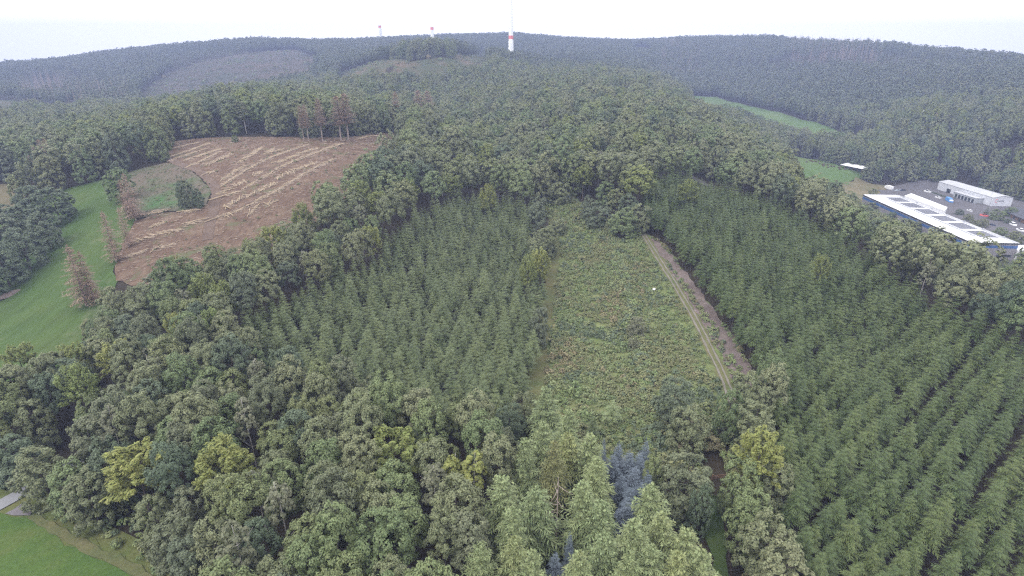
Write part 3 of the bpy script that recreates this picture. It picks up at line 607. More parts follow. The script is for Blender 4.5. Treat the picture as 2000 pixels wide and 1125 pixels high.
# trees between the larches and the right plantation
cl_ = [('oak','oak_dark',1318,775,84,'dark oak at the near end of the clearing, left of the track'),('oak','oak_grey',1345,835,80,'grey-green oak below the dark one left of the track'),
 ('oak','oak_brown',1340,935,112,'big grey-brown oak left of the lawn strip'),('oak','oak_green',1425,800,58,'small green oak at the foot of the track'),
 ('oak','oak_grey',1475,828,84,'blue-grey oak behind the yellow beech beside the spruces'),('oak','oak_green',1448,945,80,'mid green oak below the yellow beech beside the spruces'),
 ('oak','oak_grey',1512,945,72,'grey oak right of the mid green one, touching the spruces'),('oak','oak_green',1465,1000,88,'green oak right of the lawn fence'),
 ('oak','oak_grey',1500,1055,108,'broad grey-green oak at the lower end of the lawn fence'),('oak','oak_grey',1530,1120,104,'grey-green oak at the bottom edge beside the spruces'),
 ('oak','oak_olive',1275,932,46,'small olive oak right of the blue spruces'),('oak','oak_dark',1370,985,52,'dark oak at the top of the lawn strip')]
for kd, mt, px, py, w, lb in cl_: single('oak_tree', 'edge', mt, px, py, w, lb, 'oak', 'oaks between the larches and the spruce rows')
lar = [(1065,790,72),(1110,835,66),(1060,860,74),(1025,895,66),(1108,880,70),(1150,885,88),(1165,935,80),(980,975,104),(1047,995,104),(1000,1035,84),(1138,985,92),(1172,1020,96),(1270,985,92),(1290,1045,104),(1235,1060,100),(1178,1085,92),
       (1335,1075,104),(1005,1090,86),(938,1105,88),(1365,1120,110),(1270,1110,96),(1130,1120,90),(1225,1125,90),(1040,1120,86),(1320,1120,90)]
LAND_L = [(1088,960,'the bare dead tree'),(1230,920,'the blue spruces'),(1082,905,'the olive-yellow larch'),(1395,1060,'the lawn fence'),(1110,1120,'the bottom edge blue spruce')]
for i, (px, py, w) in sorted(enumerate(lar), key=lambda e: min(math.hypot(e[1][0] - a, e[1][1] - b) for a, b, t in LAND_L)):
    lab = {0:'pale green larch, farthest of the larch group, by the grassy track',1:'pale larch second from the far end of the larch group',5:'pale larch directly left of the blue spruces',6:'tall pale larch right of the bare dead tree',7:'pale larch at the left flank of the larch group',8:'pale larch just left of the bare dead tree',12:'pale larch below the big grey-brown oak',16:'pale larch beside the lawn strip',18:'yellowish young larch at the bottom left of the larch group'}.get(i) or nth_label('pale green', 'larch', px, py, LAND_L, 400, 6, 'pale grey-green feathery larch within the dense larch group at the bottom')
    single('larch_tree', 'larch', 'larch', px, py, w * 1.18, lab, 'larch', 'pale larches at the bottom centre', hs=.88)
single('larch_tree', 'larch', 'larch_y', 1082, 905, 80, 'olive-yellow larch in the middle of the pale larch group', 'larch', 'pale larches at the bottom centre')
blu = [(1197,910,46,'blue spruce pressed against the tall larches at the left of the blue group'),(1247,908,48,'blue spruce behind the small olive oak'),(1264,948,42,'blue spruce nearest the big grey-brown oak'),(1230,975,52,'blue spruce just above the lowest of the blue group'),(1207,888,38,'blue spruce at the upper left of the blue group'),(1228,905,48,'broad blue spruce in the middle of the blue group'),(1260,882,32,'small blue spruce at the upper right of the blue group'),(1240,935,50,'blue spruce right of the tall larch'),
       (1213,950,44,'blue spruce hugging the tall larch'),(1250,965,44,'blue spruce on the right flank of the blue group'),(1222,1000,54,'dark blue spruce, lowest of the group beside the larches'),(1084,1105,46,'single blue-grey spruce between larches at the bottom edge'),(1112,1068,30,'small dark blue spruce above the single one at the bottom'),(1178,875,20,'tiny blue spruce tip at the far end of the blue group')]
for px, py, w, lb in blu: single('blue_spruce', 'blue', 'blue', px, py, w * 1.4, lb, 'blue spruce', 'blue spruces among the larches')
# young trees standing in the clearing
for kd, mt, px, py, w, lb, nm, ct, hs in [('edge','birch',1243,635,34,'young birch standing alone in the clearing','birch_tree','birch',.55),('edge','oak_green',1222,575,24,'dark green bush beside the ditch in the clearing','young_tree','young tree',.32),
  ('blue','spruce_l',1158,822,34,'pale young spruce at the near end of the clearing','spruce_tree','spruce',.6),('spruce','larch',1196,795,40,'light green young larch in the near clearing','larch_tree','larch',.75),('edge','birch',1238,668,26,'scrubby bush at the foot of the young birch','young_tree','young tree',.3),
  ('edge','oak_grey',1090,440,34,'rounded bush at the upper left edge of the clearing','young_tree','young tree',.4),('edge','oak_grey',1062,462,46,'grey oak overhanging the upper left of the clearing','oak_tree','oak',.75),('edge','oak_dark',1052,400,34,'dark oak behind the grey one at the clearing edge','oak_tree','oak',.8),
  ('edge','oak_green',1185,375,44,'tall green oak at the upper right edge of the clearing','oak_tree','oak',1.0),('edge','oak_olive',1205,390,40,'olive oak where the track enters the wood','oak_tree','oak',1.0),('edge','oak_dark',1228,400,44,'dark oak above the top of the track','oak_tree','oak',1.0),
  ('edge','oak_grey',1195,435,28,'small grey-green tree below the olive oak','oak_tree','oak',.6),('edge','oak_green',1218,428,62,'broad green oak closing the top of the track','oak_tree','oak',.9),('edge','oak_grey',1250,420,52,'grey-green oak between the track top and the spruces','oak_tree','oak',.95),('edge','oak_dark',1168,415,56,'dark oak at the upper right side of the clearing','oak_tree','oak',.85),('edge','oak_grey',1092,372,50,'grey oak at the very back of the clearing','oak_tree','oak',.8),
  ('edge','oak_dark',1150,400,34,'dark oak left of the tall green oak','oak_tree','oak',.8)]:
    single(nm, kd, mt, px, py, w, lb, ct, 'trees in and around the clearing', hs=hs)
# dead conifers
def dead(px, py, top, w, lb, kind='dead', mat='dead', name='dead_spruce', cat='dead spruce', grp='dead spruces at the felled edge'):
    x, y = at(px, py); h = height_to(x, y, top); v = R_.randrange(9); d = PROTO[kind][v % len(PROTO[kind])]; zs = h / d['H']; sc = width_scale(x, y, h * .7, d['R'], w)
    PLACED.append((x, y, 2.0)); return plant(name, kind, v, mat, x, y, sc, R_.uniform(0, 6.28), lb, cat, grp, zs / sc)
for a in [(594,275,206,19,'thin dead spruce, leftmost at the back edge of the felled ground'),(603,276,204,19,'thin dead spruce close beside the leftmost one'),(630,276,192,27,'dead spruce third along the back edge of the felled ground'),
          (666,275,187,35,'tall dead spruce left of the broad bare one'),(681,273,182,37,'broad bare dead spruce at the middle of the back edge'),(777,258,179,26,'narrow dead spruce alone at the right of the back edge'),(820,250,176,32,'pinkish dead spruce at the right corner of the felled ground'),(838,248,177,32,'reddish dead spruce next to the pinkish one')]: dead(*a)
for a in [(266,432,338,44,'dead larch with a bare pale trunk at the corner of the weedy field'),(253,425,350,36,'brown dead larch behind the pale-trunked one'),(228,512,412,42,'leaning dead larch by the lower log rows'),(252,482,404,30,'thin dead larch between the meadow and felled ground'),(170,598,478,60,'dense brown dead larch beside the green meadow'),(186,592,490,44,'dead larch crowding the dense brown one')]:
    dead(*a, kind='deadfull', name='dead_larch', cat='dead larch', grp='dead larches along the meadow')
for a in [(100,352,272,22,'brown conifer at the meadow end of the left wood'),(86,356,284,18,'brown conifer with a bare stem left of the tallest brown one'),(110,350,270,20,'reddish conifer right of the brown pair in the left wood'),(74,362,302,18,'half-bare conifer at the corner of the brown field')]: dead(*a, grp='brown conifers in the left wood')
# trees beside the left meadow
for px, py, h, w, mt, lb in [(120,436,17,66,'oak_dark','dark oak with pale bare branches at the meadow head'),(70,430,17,56,'oak_dark','dark oak left of the one with pale branches'),(98,488,17,62,'oak_dark','dark bushy oak on the meadow edge below the head'),(60,528,18,80,'oak_dark','wide dark oak midway along the left meadow edge'),
   (20,560,18,80,'oak_dark','dark oak above the earth heap'),(30,500,18,80,'oak_dark','dark oak behind the wide one on the meadow edge'),(-15,520,18,80,'oak_dark','dark oak at the picture edge behind the meadow'),(-25,590,18,80,'oak_dark','dark oak cut by the picture edge above the heap'),(60,470,17,70,'oak_dark','dark oak in the second rank behind the meadow edge'),(0,460,17,80,'oak_dark','dark oak at the back of the meadow group')]:
    x, y = at(px, py); v = R_.randrange(4); d = PROTO['edge'][v]; sc = width_scale(x, y, h * .6, d['R'], w); PLACED.append((x, y, d['R'] * sc)); plant('oak_tree', 'edge', v, mt, x, y, sc, R_.uniform(0, 6.28), lb, 'oak', 'dark oaks along the left meadow', h / d['H'] / sc)
for px, py, top, w, lb in [(372,408,346,30,'loose-crowned birch in the weedy field'),(391,407,364,22,'smaller dark birch right of the loose-crowned one'),(360,405,352,22,'birch at the back of the weedy field group'),(460,278,262,14,'round bush at the back of the felled ground')]:
    x, y = at(px, py); h = height_to(x, y, top); kd = 'birch' if w != 14 else 'oak'; d = PROTO['edge'][1]; sc = width_scale(x, y, h * .7, d['R'], w); PLACED.append((x, y, 1.5)); plant('birch_tree' if kd == 'birch' else 'bush', 'edge', 1, 'oak_dark' if kd == 'birch' else 'oak_green', x, y, sc, R_.uniform(0, 6.28), lb, kd if kd == 'birch' else 'bush', None, h / d['H'] / sc)
# bare dead tree among the larches
x, y = spot(1088, 985, 12); g = np.random.default_rng(5); mb = MB(); hh = height_to(x, y, 930)
mb.tube([(0,0,0),(.1,.05,hh*.5),(.05,0,hh)], [.17,.12,.04], 7); mb2 = MB()
for k in range(11):
    a = g.uniform(0, 6.28) if k > 3 else (math.pi + g.normal(0, .3)); z = hh * (.5 + .045 * k); l = g.uniform(1.2, 3.2); mb2.tube([(.05,0,z),(math.cos(a)*l*.5,math.sin(a)*l*.5,z-.25),(math.cos(a)*l,math.sin(a)*l,z+g.uniform(-.2,.5))], [.05,.035,.012], 5)
t = thing('dead_tree', 'bare dead tree with a pale trunk and thin side branches among the larches', 'dead tree', (x, y, float(H(x, y)) - .2)); link('trunk', mb.build('snag_trunk', [M['pale_bark']], True), t); link('branch', mb2.build('snag_branch', [M['pale_bark']], True), t)
PLACED.append((x, y, 2.2))

# ---- the woods that fill the rest
def hexgrid(x0, x1, y0, y1, s, jit, g):
    yy = np.arange(y0, y1, s * .866); rows = [np.c_[np.arange(x0, x1, s) + (.5 * s if i % 2 else 0), np.full(len(np.arange(x0, x1, s)), v)] for i, v in enumerate(yy)]
    p = np.vstack(rows); return p + g.uniform(-jit, jit, p.shape) * s
def in_view(x, y, h, m=160):
    q = project(np.c_[x, y, H(x, y) + h]); return (q[:, 0] > -m) & (q[:, 0] < 2000 + m) & (q[:, 1] < 1125 + m * 1.3) & (q[:, 1] > -200) & (q[:, 2] > 10)
def clear_of_placed(p, Rn):
    ok = np.ones(len(p), bool)
    for x, y, r in PLACED: ok &= np.hypot(p[:, 0] - x, p[:, 1] - y) > (r + Rn) * .66
    return ok
g = np.random.default_rng(11)
def hides_open(x, y, h):                               # would its crown stand before ground that the photo shows open?
    r = np.zeros(len(x), bool)
    for k, m in ((.93, 1.0), (.72, 1.0)):
        q = project(np.c_[x, y, H(x, y) + h * k])
        for o in OPEN_PX: r |= inside(o, q[:, 0], q[:, 1])
        for o, rm in SIGHT: r |= inside(o, q[:, 0], q[:, 1]) & (np.hypot(x, y) < rm)
    return r
# spruce plantation on the right: straight rows, a wider lane after every fourth row
a, b = at(1864, 783, 10), at(1640, 1040, 10); rd = (a - b) / np.linalg.norm(a - b); rn = np.array((rd[1], -rd[0]))
lo = SPR_R.min(0); hi = SPR_R.max(0); cen = (lo + hi) / 2; ext = np.linalg.norm(hi - lo) / 2; rows = []; v = -ext; k = 0
while v < ext:
    s = np.arange(-ext, ext, 3.9) + g.uniform(0, 3.8); rows.append(cen + rd * (s + g.normal(0, .28, len(s)))[:, None] + rn * (v + g.normal(0, .22, len(s)))[:, None]); k += 1; v += 4.7 if k % 4 == 0 else 3.9
pr = np.vstack(rows); pr = pr[inside(SPR_R, pr[:, 0], pr[:, 1])]
pl = hexgrid(*[SPR_L.min(0)[0], SPR_L.max(0)[0], SPR_L.min(0)[1], SPR_L.max(0)[1]], 4.2, .26, g); pl = pl[inside(SPR_L, pl[:, 0], pl[:, 1])]
sp = np.vstack((pr, pl)); side = np.r_[np.ones(len(pr)), np.zeros(len(pl))]
ok = clear_of_placed(sp, 1.6) & in_view(sp[:, 0], sp[:, 1], 8, 60) & (g.uniform(size=len(sp)) > .03); sp = sp[ok]; side = side[ok]
ps = g.uniform(.74, 1.16, len(sp)); pm = np.where(side > .5, 0, 1)
dist = np.linalg.norm(np.c_[sp, H(sp[:, 0], sp[:, 1]) + 10], axis=1); order = np.argsort(dist); near = order[:288]; rest = order[288:]
q = project(np.c_[sp, H(sp[:, 0], sp[:, 1]) + 12])
LAND_S = [(1487,882,'the yellow beech beside the spruces'),(1470,765,'the foot of the gravel track'),(1555,1120,'the grey-green oak at the bottom edge'),(1605,520,'the lone yellowish oak'),(1990,1110,'the lower right picture corner'),(1055,508,'the yellow-crowned oak at the grassy track'),(1030,790,'the near end of the grassy track'),(762,885,'the golden spiky beech'),(435,902,'the bright yellow beech'),(1512,945,'the grey oak touching the spruces'),(1700,1120,'the middle of the right bottom edge'),(1995,860,'the right picture edge')]
for i in sorted(near, key=lambda i: min(math.hypot(q[i, 0] - a, q[i, 1] - b) for a, b, t in LAND_S)):
    lab = nth_label('dark green' if side[i] else 'green', 'spruce', q[i, 0], q[i, 1], LAND_S, 330, 6, 'narrow dark green spruce in the straight rows of the right plantation' if side[i] else 'narrow green spruce in the left plantation')
    plant('spruce_tree', 'spruce', int(g.integers(6)), 'spruce' if side[i] else 'spruce_l', sp[i, 0], sp[i, 1], ps[i], g.uniform(0, 6.28), lab, 'spruce', 'spruces in the right plantation rows' if side[i] else 'spruces in the left plantation', tag=None, lean=tuple(g.normal(0, .02, 2)))
objs = [merged('x', d['Q'], d['T'], m, 'bark') for m in ('spruce', 'spruce_l') for d in PROTO['spruce']]
cs = collection_of('spruce_shapes', objs); n = len(rest)
gn_stuff('spruce_plantation', cs, np.c_[sp[rest], H(sp[rest, 0], sp[rest, 1]) - .25], np.c_[g.normal(0, .02, (n, 2)), g.uniform(0, 6.28, n)], np.repeat(ps[rest][:, None], 3, 1) * np.c_[np.ones((n, 2)), g.uniform(.92, 1.1, n)], (pm[rest] * 6 + g.integers(0, 6, n)), label='dense spruce plantation beyond the nearest trees on both sides of the clearing')
# broadleaf woods
bl = []
for s, r0, r1 in ((6.5, 0, 165), (8.2, 165, 215), (11.6, 215, 620), (10.4, 620, 930)):
    p = hexgrid(-r1, r1, 0, r1, s, .30, g); r = np.hypot(p[:, 0], p[:, 1]); p = p[(r >= r0) & (r < r1)]
    x, y = p.T; ok = ~inside(SPR_R, x, y) & ~inside(SPR_L, x, y) & ~inside(LARCH_Z, x, y) & ~inside(COLUMN_Z, x, y) & ~open_ground(x, y) & in_view(x, y, 14) & clear_of_placed(p, s * .5)
    low = np.zeros(len(p))
    for fr in (1.0, .75, .55, .38):                      # where a tall crown would stand before open ground, a lower tree grows
        hid = hides_open(x, y, (18.5 if s < 7 else 23.0) * fr); low = np.where((low == 0) & ~hid, fr, low)
    ok &= low > 0
    bl.append(np.c_[p[ok], np.full(ok.sum(), s), low[ok]])
bl = np.vstack(bl); x, y, s, low = bl.T; n = len(bl); dist = np.linalg.norm(np.c_[x, y, H(x, y) + 14], axis=1)
mats = ['oak_grey', 'oak_green', 'oak_dark', 'oak_olive', 'oak_brown']; words_ = ['grey-green', 'mid green', 'dark green', 'olive', 'brownish-green']
pm = g.choice(5, n, p=[.37, .24, .14, .18, .07]); pk = np.where(g.uniform(size=n) < .08, 1, 0); edge = np.zeros(n, bool)
for k in range(8): edge |= open_ground(x + 9 * math.cos(k * .785), y + 9 * math.sin(k * .785))
pk = np.where((pk == 1) & (s > 8.5) & (g.uniform(size=n) < .6), 0, pk); pk = np.where(edge | (low < 1), 2, pk)          # 1: birch
rs = np.where(s < 7, g.uniform(.78, 1.06, n), np.where(s < 8.5, g.uniform(.84, 1.15, n), g.uniform(1.25, 1.75, n) * np.where(s < 11, .9, 1))); hz = np.where(s < 7, g.uniform(.92, 1.22, n), np.where(s < 8.5, g.uniform(.92, 1.2, n), g.uniform(.96, 1.24, n)))
rs = np.where(low < 1, np.maximum(rs * np.sqrt(low), .5), rs); hz = hz * low
order = np.argsort(dist); near = order[:285]; rest = order[285:]; q = project(np.c_[x, y, H(x, y) + 14]); cnt = {}
for i in sorted(near, key=lambda i: min(math.hypot(q[i, 0] - a, q[i, 1] - b) for a, b, t in LAND)):
    px, py = q[i, :2]; d2 = [(math.hypot(px - a, py - b), a, b, t) for a, b, t in LAND]; dd, la, lb_, txt = min(d2)
    dirw = ('right of' if px > la else 'left of') if abs(px - la) > abs(py - lb_) else ('below' if py > lb_ else 'above'); kind = 'birch' if pk[i] == 1 else 'oak'; col = 'pale' if pk[i] == 1 else words_[pm[i]]
    key = (col, kind, dirw, txt); cnt[key] = cnt.get(key, 0) + 1; k = cnt[key]; od = ['', 'second ', 'third ', 'fourth ', 'fifth ', 'sixth ']
    if k <= 6 and dd < 260: lab = '%s%s %s crown %s %s' % (('nearest ' if k == 1 else od[k - 1] + 'nearest '), col, kind, dirw, txt)
    else: lab = '%s %s crown packed among alike crowns of the near wood' % (col, kind)
    v = int(g.integers(99)); plant(kind + '_tree', ('oak' if s[i] < 8.5 or v % 4 == 0 else 'round', 'birch', 'edge')[pk[i]], v, 'birch' if pk[i] == 1 else mats[pm[i]], x[i], y[i], rs[i] * (1.05 if pk[i] == 1 else 1), g.uniform(0, 6.28), lab, kind, kind + (' trees of the near wood' if pk[i] != 1 else 'es of the near wood'), hz[i] / (rs[i] ** .5) if low[i] == 1 else hz[i] / rs[i])
def thin(Q, k, grow, g):                                 # the same crown with fewer, larger leaf sprays
    i = g.choice(len(Q), int(len(Q) * k), replace=False); q_ = Q[i]; c = q_.mean(1, keepdims=True); return c + (q_ - c) * grow
objs = [merged('x', PROTO[kk][j]['Q'] if kk == 'round' else thin(PROTO['oak'][j]['Q'], .62, 1.22, g), PROTO[kk][j]['T'], m, 'bark') for m in mats + ['golden'] for kk, j in (('oak', 0), ('round', 0), ('round', 2), ('round', 4))] + [merged('x', PROTO['birch'][j]['Q'], PROTO['birch'][j]['T'], 'birch', 'birch_bark') for j in (0, 1)] + [merged('x', thin(PROTO['edge'][j]['Q'], .62, 1.22, g), PROTO['edge'][j]['T'], m, 'bark') for m in mats[:4] for j in (0, 2)]
cb = collection_of('broadleaf_shapes', objs); n = len(rest); gold = g.uniform(size=n) < .09
idx = np.where(pk[rest] == 1, 24 + g.integers(0, 2, n), np.where(pk[rest] == 2, 26 + np.minimum(pm[rest], 3) * 2 + g.integers(0, 2, n), np.where(gold, 5, pm[rest]) * 4 + g.integers(0, 4, n))); sc3 = np.c_[rs[rest], rs[rest], hz[rest] * 1.14 * np.where(pk[rest] == 2, 1.12, 1) * g.uniform(.92, 1.1, n)]
gn_stuff('broadleaf_forest', cb, np.c_[x[rest], y[rest], H(x[rest], y[rest]) - .3], np.c_[g.normal(0, .03, (n, 2)), g.uniform(0, 6.28, n)], sc3, idx, label='mixed broadleaf forest covering the ridge beyond the near wood')
# far hillsides
p = hexgrid(-1900, 1900, 300, 2350, 9.2, .33, g); r = np.hypot(p[:, 0], p[:, 1]); p = p[(r >= 930) & (r < 2350)]
x, y = p.T; ok = in_view(x, y, 14, 60) & ~open_ground(x, y) & ~hides_open(x, y, 20.0); p = p[ok]; x, y = p.T; n = len(p); q = project(np.c_[x, y, H(x, y) + 10])
lowQ = []
for j in range(4): lowQ.append(merged('x', round_crown(3.9, 6.2, 11.5, g, 34, 9, .85, -.8), None, 'far', 'bark'))
for j in range(3): lowQ.append(merged('x', conifer(19, 2.9, g, 8, 6, .1, 2, .35, .5), None, 'spruce', 'bark'))
for j in range(3): lowQ.append(merged('x', conifer(20, 2.3, g, 9, 6, .3, 2, .3, .35), PROTO['dead'][j]['T'], 'dead', 'pale_bark'))
cf = collection_of('distant_shapes', lowQ); brown = np.zeros(n, bool)
for bx in [(40,165,250,215),(1290,85,1370,150),(1540,78,1720,120),(60,150,150,200)]: brown |= (q[:, 0] > bx[0]) & (q[:, 0] < bx[2]) & (q[:, 1] > bx[1]) & (q[:, 1] < bx[3])
patch = np.sin(x / 130 + 1.7) + np.sin(y / 170 + .4) + np.sin((x + y) / 90) + g.normal(0, .5, n); con = patch > 1.2
idx = np.where(brown & (g.uniform(size=n) < .38), 7 + g.integers(0, 3, n), np.where(con, 4 + g.integers(0, 3, n), g.integers(0, 4, n))); sc = g.uniform(.85, 1.12, n)
gn_stuff('distant_forest', cf, np.c_[x, y, H(x, y) - .4], np.c_[np.zeros((n, 2)), g.uniform(0, 6.28, n)], np.c_[sc * 1.12, sc * 1.12, sc * g.uniform(.95, 1.3, n)], idx, label='hazy forest on the far hillsides')
# undergrowth of the clearing
g = np.random.default_rng(21); sh = []
for j in range(5):
    Q = dome(.8, 1.0, .0, g, 5, 6, 9, .16, spray=bool(j % 2)); sh.append(merged('x', Q, None, ('shrub', 'shrub_y', 'shrub_g', 'shrub', 'bracken')[j], 'bark'))
cu = collection_of('shrub_shapes', sh)
def patchy(p, n, wts):                                  # the kinds of plant grow in patches
    x, y = p.T; a = np.sin(x / 5.1 + 1.5 * np.sin(y / 8.0)) + np.sin(y / 6.3 + 1.2 * np.sin(x / 3.7)) + g.normal(0, .6, n); b = np.sin(x / 9.0 - y / 11.0) + np.sin(y / 4.0 + x / 14.0) + g.normal(0, .6, n)
    return np.where(g.uniform(size=n) < .25, g.choice(5, n, p=wts), np.where((a > 1.25) & (b > .2), 4, np.where(a > .35, 1, np.where(b > .9, 2, np.where(b < -.6, 3, 0)))))
def undergrowth(name, Zp, s, sc0, sc1, lab, keep=.85, avoid=(), wts=(.26, .26, .24, .2, .04)):
    p = hexgrid(Zp.min(0)[0], Zp.max(0)[0], Zp.min(0)[1], Zp.max(0)[1], s, .45, g); p = p[inside(Zp, p[:, 0], p[:, 1])]; x, y = p.T
    ok = g.uniform(size=len(p)) < keep * np.clip(.72 + .6 * np.sin(x / 6.0 + 2 * np.sin(y / 9.0)) * np.sin(y / 7.0 + 1.3 * np.sin(x / 4.0)), .55, 1)
    for L, d in avoid: ok &= ~near_line(L, x, y, d)
    p = p[ok]; n = len(p); sc = g.uniform(sc0, sc1, n) * np.where(g.uniform(size=n) < .06, 1.6, 1)
    gn_stuff(name, cu, np.c_[p, H(p[:, 0], p[:, 1]) + .2], np.c_[np.zeros((n, 2)), g.uniform(0, 6.28, n)], np.repeat(sc[:, None], 3, 1) * np.c_[np.ones((n, 2)), g.uniform(.6, 1.3, n)], patchy(p, n, wts), label=lab)
undergrowth('undergrowth', Z['clearing'], 1.0, .38, 1.1, 'bracken, brambles and young shoots covering the clearing', .9, [(trk, 2.0), (ltr, 2.6), (poly([(1270,468),(1300,497),(1350,562),(1405,640),(1450,715),(1478,775)]), 1.3)])
dl = poly([(1165,432),(1190,470),(1215,520),(1225,570),(1235,640),(1250,700),(1265,770)])
p = resample(dl, .8); p = np.repeat(p, 3, 0) + g.normal(0, 1.3, (len(p) * 3, 2)); n = len(p); sc = g.uniform(.8, 1.7, n)
gn_stuff('ditch_shrubs', cu, np.c_[p, H(p[:, 0], p[:, 1]) + .1], np.c_[np.zeros((n, 2)), g.uniform(0, 6.28, n)], np.repeat(sc[:, None], 3, 1), g.integers(0, 4, n), label='darker scrub along the ditch through the clearing')
undergrowth('woodland_floor', COLUMN_Z, 1.5, .8, 1.8, 'green undergrowth beneath the oaks beside the lawn', .8, [(poly([(1395,900),(1404,975),(1424,1060),(1432,1125)]), 2.2), (poly([(1378,1000),(1400,1060),(1405,1125)]), 3.5)], (.3, .3, .2, .15, .05))
undergrowth('wood_margin', poly([(20,930),(60,950),(95,985),(165,1038),(265,1092),(345,1135),(500,1210),(500,1060),(300,960),(120,900)]), 1.6, .8, 1.6, 'undergrowth along the wood margin at lower left', .8, [(poly([(-160,1060),(-60,1018),(0,992),(45,965),(100,930),(160,900)]), 3.2)], (.3, .3, .2, .15, .05))
undergrowth('weeds', Z['weedy'], 2.2, .25, .6, 'weeds in the pale field beside the track', .6)
undergrowth('heath_scrub', Z['heath'], 7, 1.0, 3.0, 'low scrub on the heath below the turbines', .5)
undergrowth('slope_scrub', Z['clearcut'], 11, 1.5, 4.0, 'regrowth on the cleared far slope', .45)
undergrowth('brash_litter', Z['felled'], 4.2, .3, .7, 'tufts and brash on the felled ground', .35, [(poly([(404,470),(412,430),(424,385),(418,362),(392,338),(345,320)]), 3)], (.2, .2, .2, .1, .3))
# ------------------------------------------------------------------ felled logs
def log_mesh(L, r, g):
    mb = MB(); n = 8; k = np.array((0, .5, 1.0)); pts = np.c_[(k - .5) * L, g.normal(0, .04, 3), np.zeros(3)]; mb.tube(pts, r * np.array((1.0, .93, .84)), n, 0, False)
    th = 2 * math.pi * np.arange(n) / n
    for x0, rr, yy in ((-.5 * L, r, pts[0, 1]), (.5 * L, r * .84, pts[2, 1])):
        mb.add(np.vstack((np.c_[np.full(n, x0), yy + rr * np.cos(th), rr * np.sin(th)], [[x0, yy, 0]])), [(j, (j + 1) % n, n, n) for j in range(n)], 1)
    return mb.build('log', [M['log_bark'], M['log_end']], True)
g = np.random.default_rng(31); LOGS = [log_mesh(L, r, g) for L, r in ((5.0, .16), (4.6, .19), (4.8, .14), (9.5, .16), (2.6, .18))]
Zc = lambda x, y: (300 + x / 5.625, 240 + y / 5.625)
def L3(x, y): return (x / 3.0, 375 + y / 3.0)
long_rows = [([Zc(205,290), Zc(480,225)], 'first long row from the back left corner'), ([Zc(210,372), Zc(400,310), Zc(610,230)], 'second long row from the back left corner'), ([Zc(200,415), Zc(560,300)], 'third long row, reaching the track bend'),
 ([Zc(380,488), Zc(560,415), Zc(735,320)], 'fourth long row behind the track bend'), ([Zc(755,690), Zc(900,600), Zc(1250,400), Zc(1690,245)], 'long middle row crossing the felled ground'), ([Zc(1010,720), Zc(1150,640), Zc(1400,490), Zc(1800,330), Zc(2100,230)], 'long row in front of the middle one'),
 ([Zc(690,1060), Zc(900,985), Zc(1100,890), Zc(1400,725), Zc(1600,600), Zc(1790,490), Zc(2000,400)], 'longest row, nearest the green wood'), ([Zc(720,830), Zc(850,790), Zc(990,750)], 'short row beside the track'), ([Zc(2250,180), Zc(2380,150), Zc(2530,150)], 'row at the far right corner')]
short_rows = [([Zc(370,410), Zc(560,350), Zc(740,290)], 'cross-laid row behind the track bend'), ([Zc(580,470), Zc(720,410), Zc(850,350)], 'cross-laid row in the middle left'), ([Zc(570,565), Zc(720,535)], 'little pile beside the track bend'), ([Zc(950,440), Zc(1050,370), Zc(1180,280)], 'thick pile of level logs near the middle'), ([Zc(1240,350), Zc(1320,290)], 'small pile right of the thick one'),
 ([Zc(780,620), Zc(880,550), Zc(1010,480)], 'loose row below the middle row'), ([Zc(890,700), Zc(1000,650)], 'loose pile by the track'), ([Zc(1100,580), Zc(1200,550)], 'small pile in the open middle'), ([Zc(1340,450), Zc(1500,390), Zc(1640,330), Zc(1800,285)], 'loose row at the right behind the long row'),
 ([Zc(790,930), Zc(900,870), Zc(1000,820), Zc(1130,770), Zc(1330,670)], 'zigzag row beside the longest row'), ([Zc(1360,620), Zc(1480,550), Zc(1600,510), Zc(1800,440)], 'zigzag row at the right'), ([Zc(700,800), Zc(860,715)], 'sparse row at the track edge'), ([Zc(1210,720), Zc(1330,680)], 'small heap above the longest row'), ([Zc(1050,1010), Zc(1130,920)], 'scattered logs under the oak crowns'), ([Zc(1250,910), Zc(1310,880)], 'scattered logs at the wood edge'),
 ([L3(790,300), L3(920,250), L3(1060,228)], 'upper cross-laid row left of the track'), ([L3(745,385), L3(800,365), L3(855,350)], 'lowest cross-laid row at the meadow'), ([L3(910,338), L3(1010,312)], 'heap right of the lowest row'), ([L3(875,128), L3(965,115)], 'row along the weedy field'), ([L3(1060,125), L3(1150,110)], 'pile under the birches'), ([L3(1100,190), L3(1195,170)], 'pile at the left of the track'), ([L3(890,205), L3(950,185)], 'few logs in the lower felled corner'), ([Zc(1420,300), Zc(1300,330)], 'few logs near the dead spruces')]
lg = []
for pts, nm in long_rows:
    c = resample(poly(pts), 1.0); tot = len(c); s = 0
    while s < tot - 1:
        for k in range(int(g.integers(1, 4))):
            p = c[min(s, tot - 1)]; d = c[min(s + 3, tot - 1)] - c[max(min(s, tot - 4), 0)]; a = math.atan2(d[1], d[0]) + g.normal(0, .05); lg.append((p[0] + g.normal(0, .45), p[1] + g.normal(0, .45), a, int(g.choice(4, p=[.3, .3, .2, .2])), .22 + .28 * (k == 2), nm))
        s += int(g.integers(4, 7))
for pts, nm in short_rows:
    c = resample(poly(pts), 1.0); tot = len(c); s = 0; base = g.normal(.55, .25) * (1 if g.uniform() < .75 else -1)
    while s < tot:
        p = c[min(s, tot - 1)]; d = c[-1] - c[0]; a = math.atan2(d[1], d[0]) + (base if g.uniform() < .8 else g.uniform(-1.4, 1.4)) + g.normal(0, .16); lg.append((p[0] + g.normal(0, .6), p[1] + g.normal(0, .6), a, int(g.choice([0, 1, 2, 4], p=[.3, .3, .2, .2])), .2 + .25 * (g.uniform() < .35), nm)); s += 1 if g.uniform() < .72 else 2
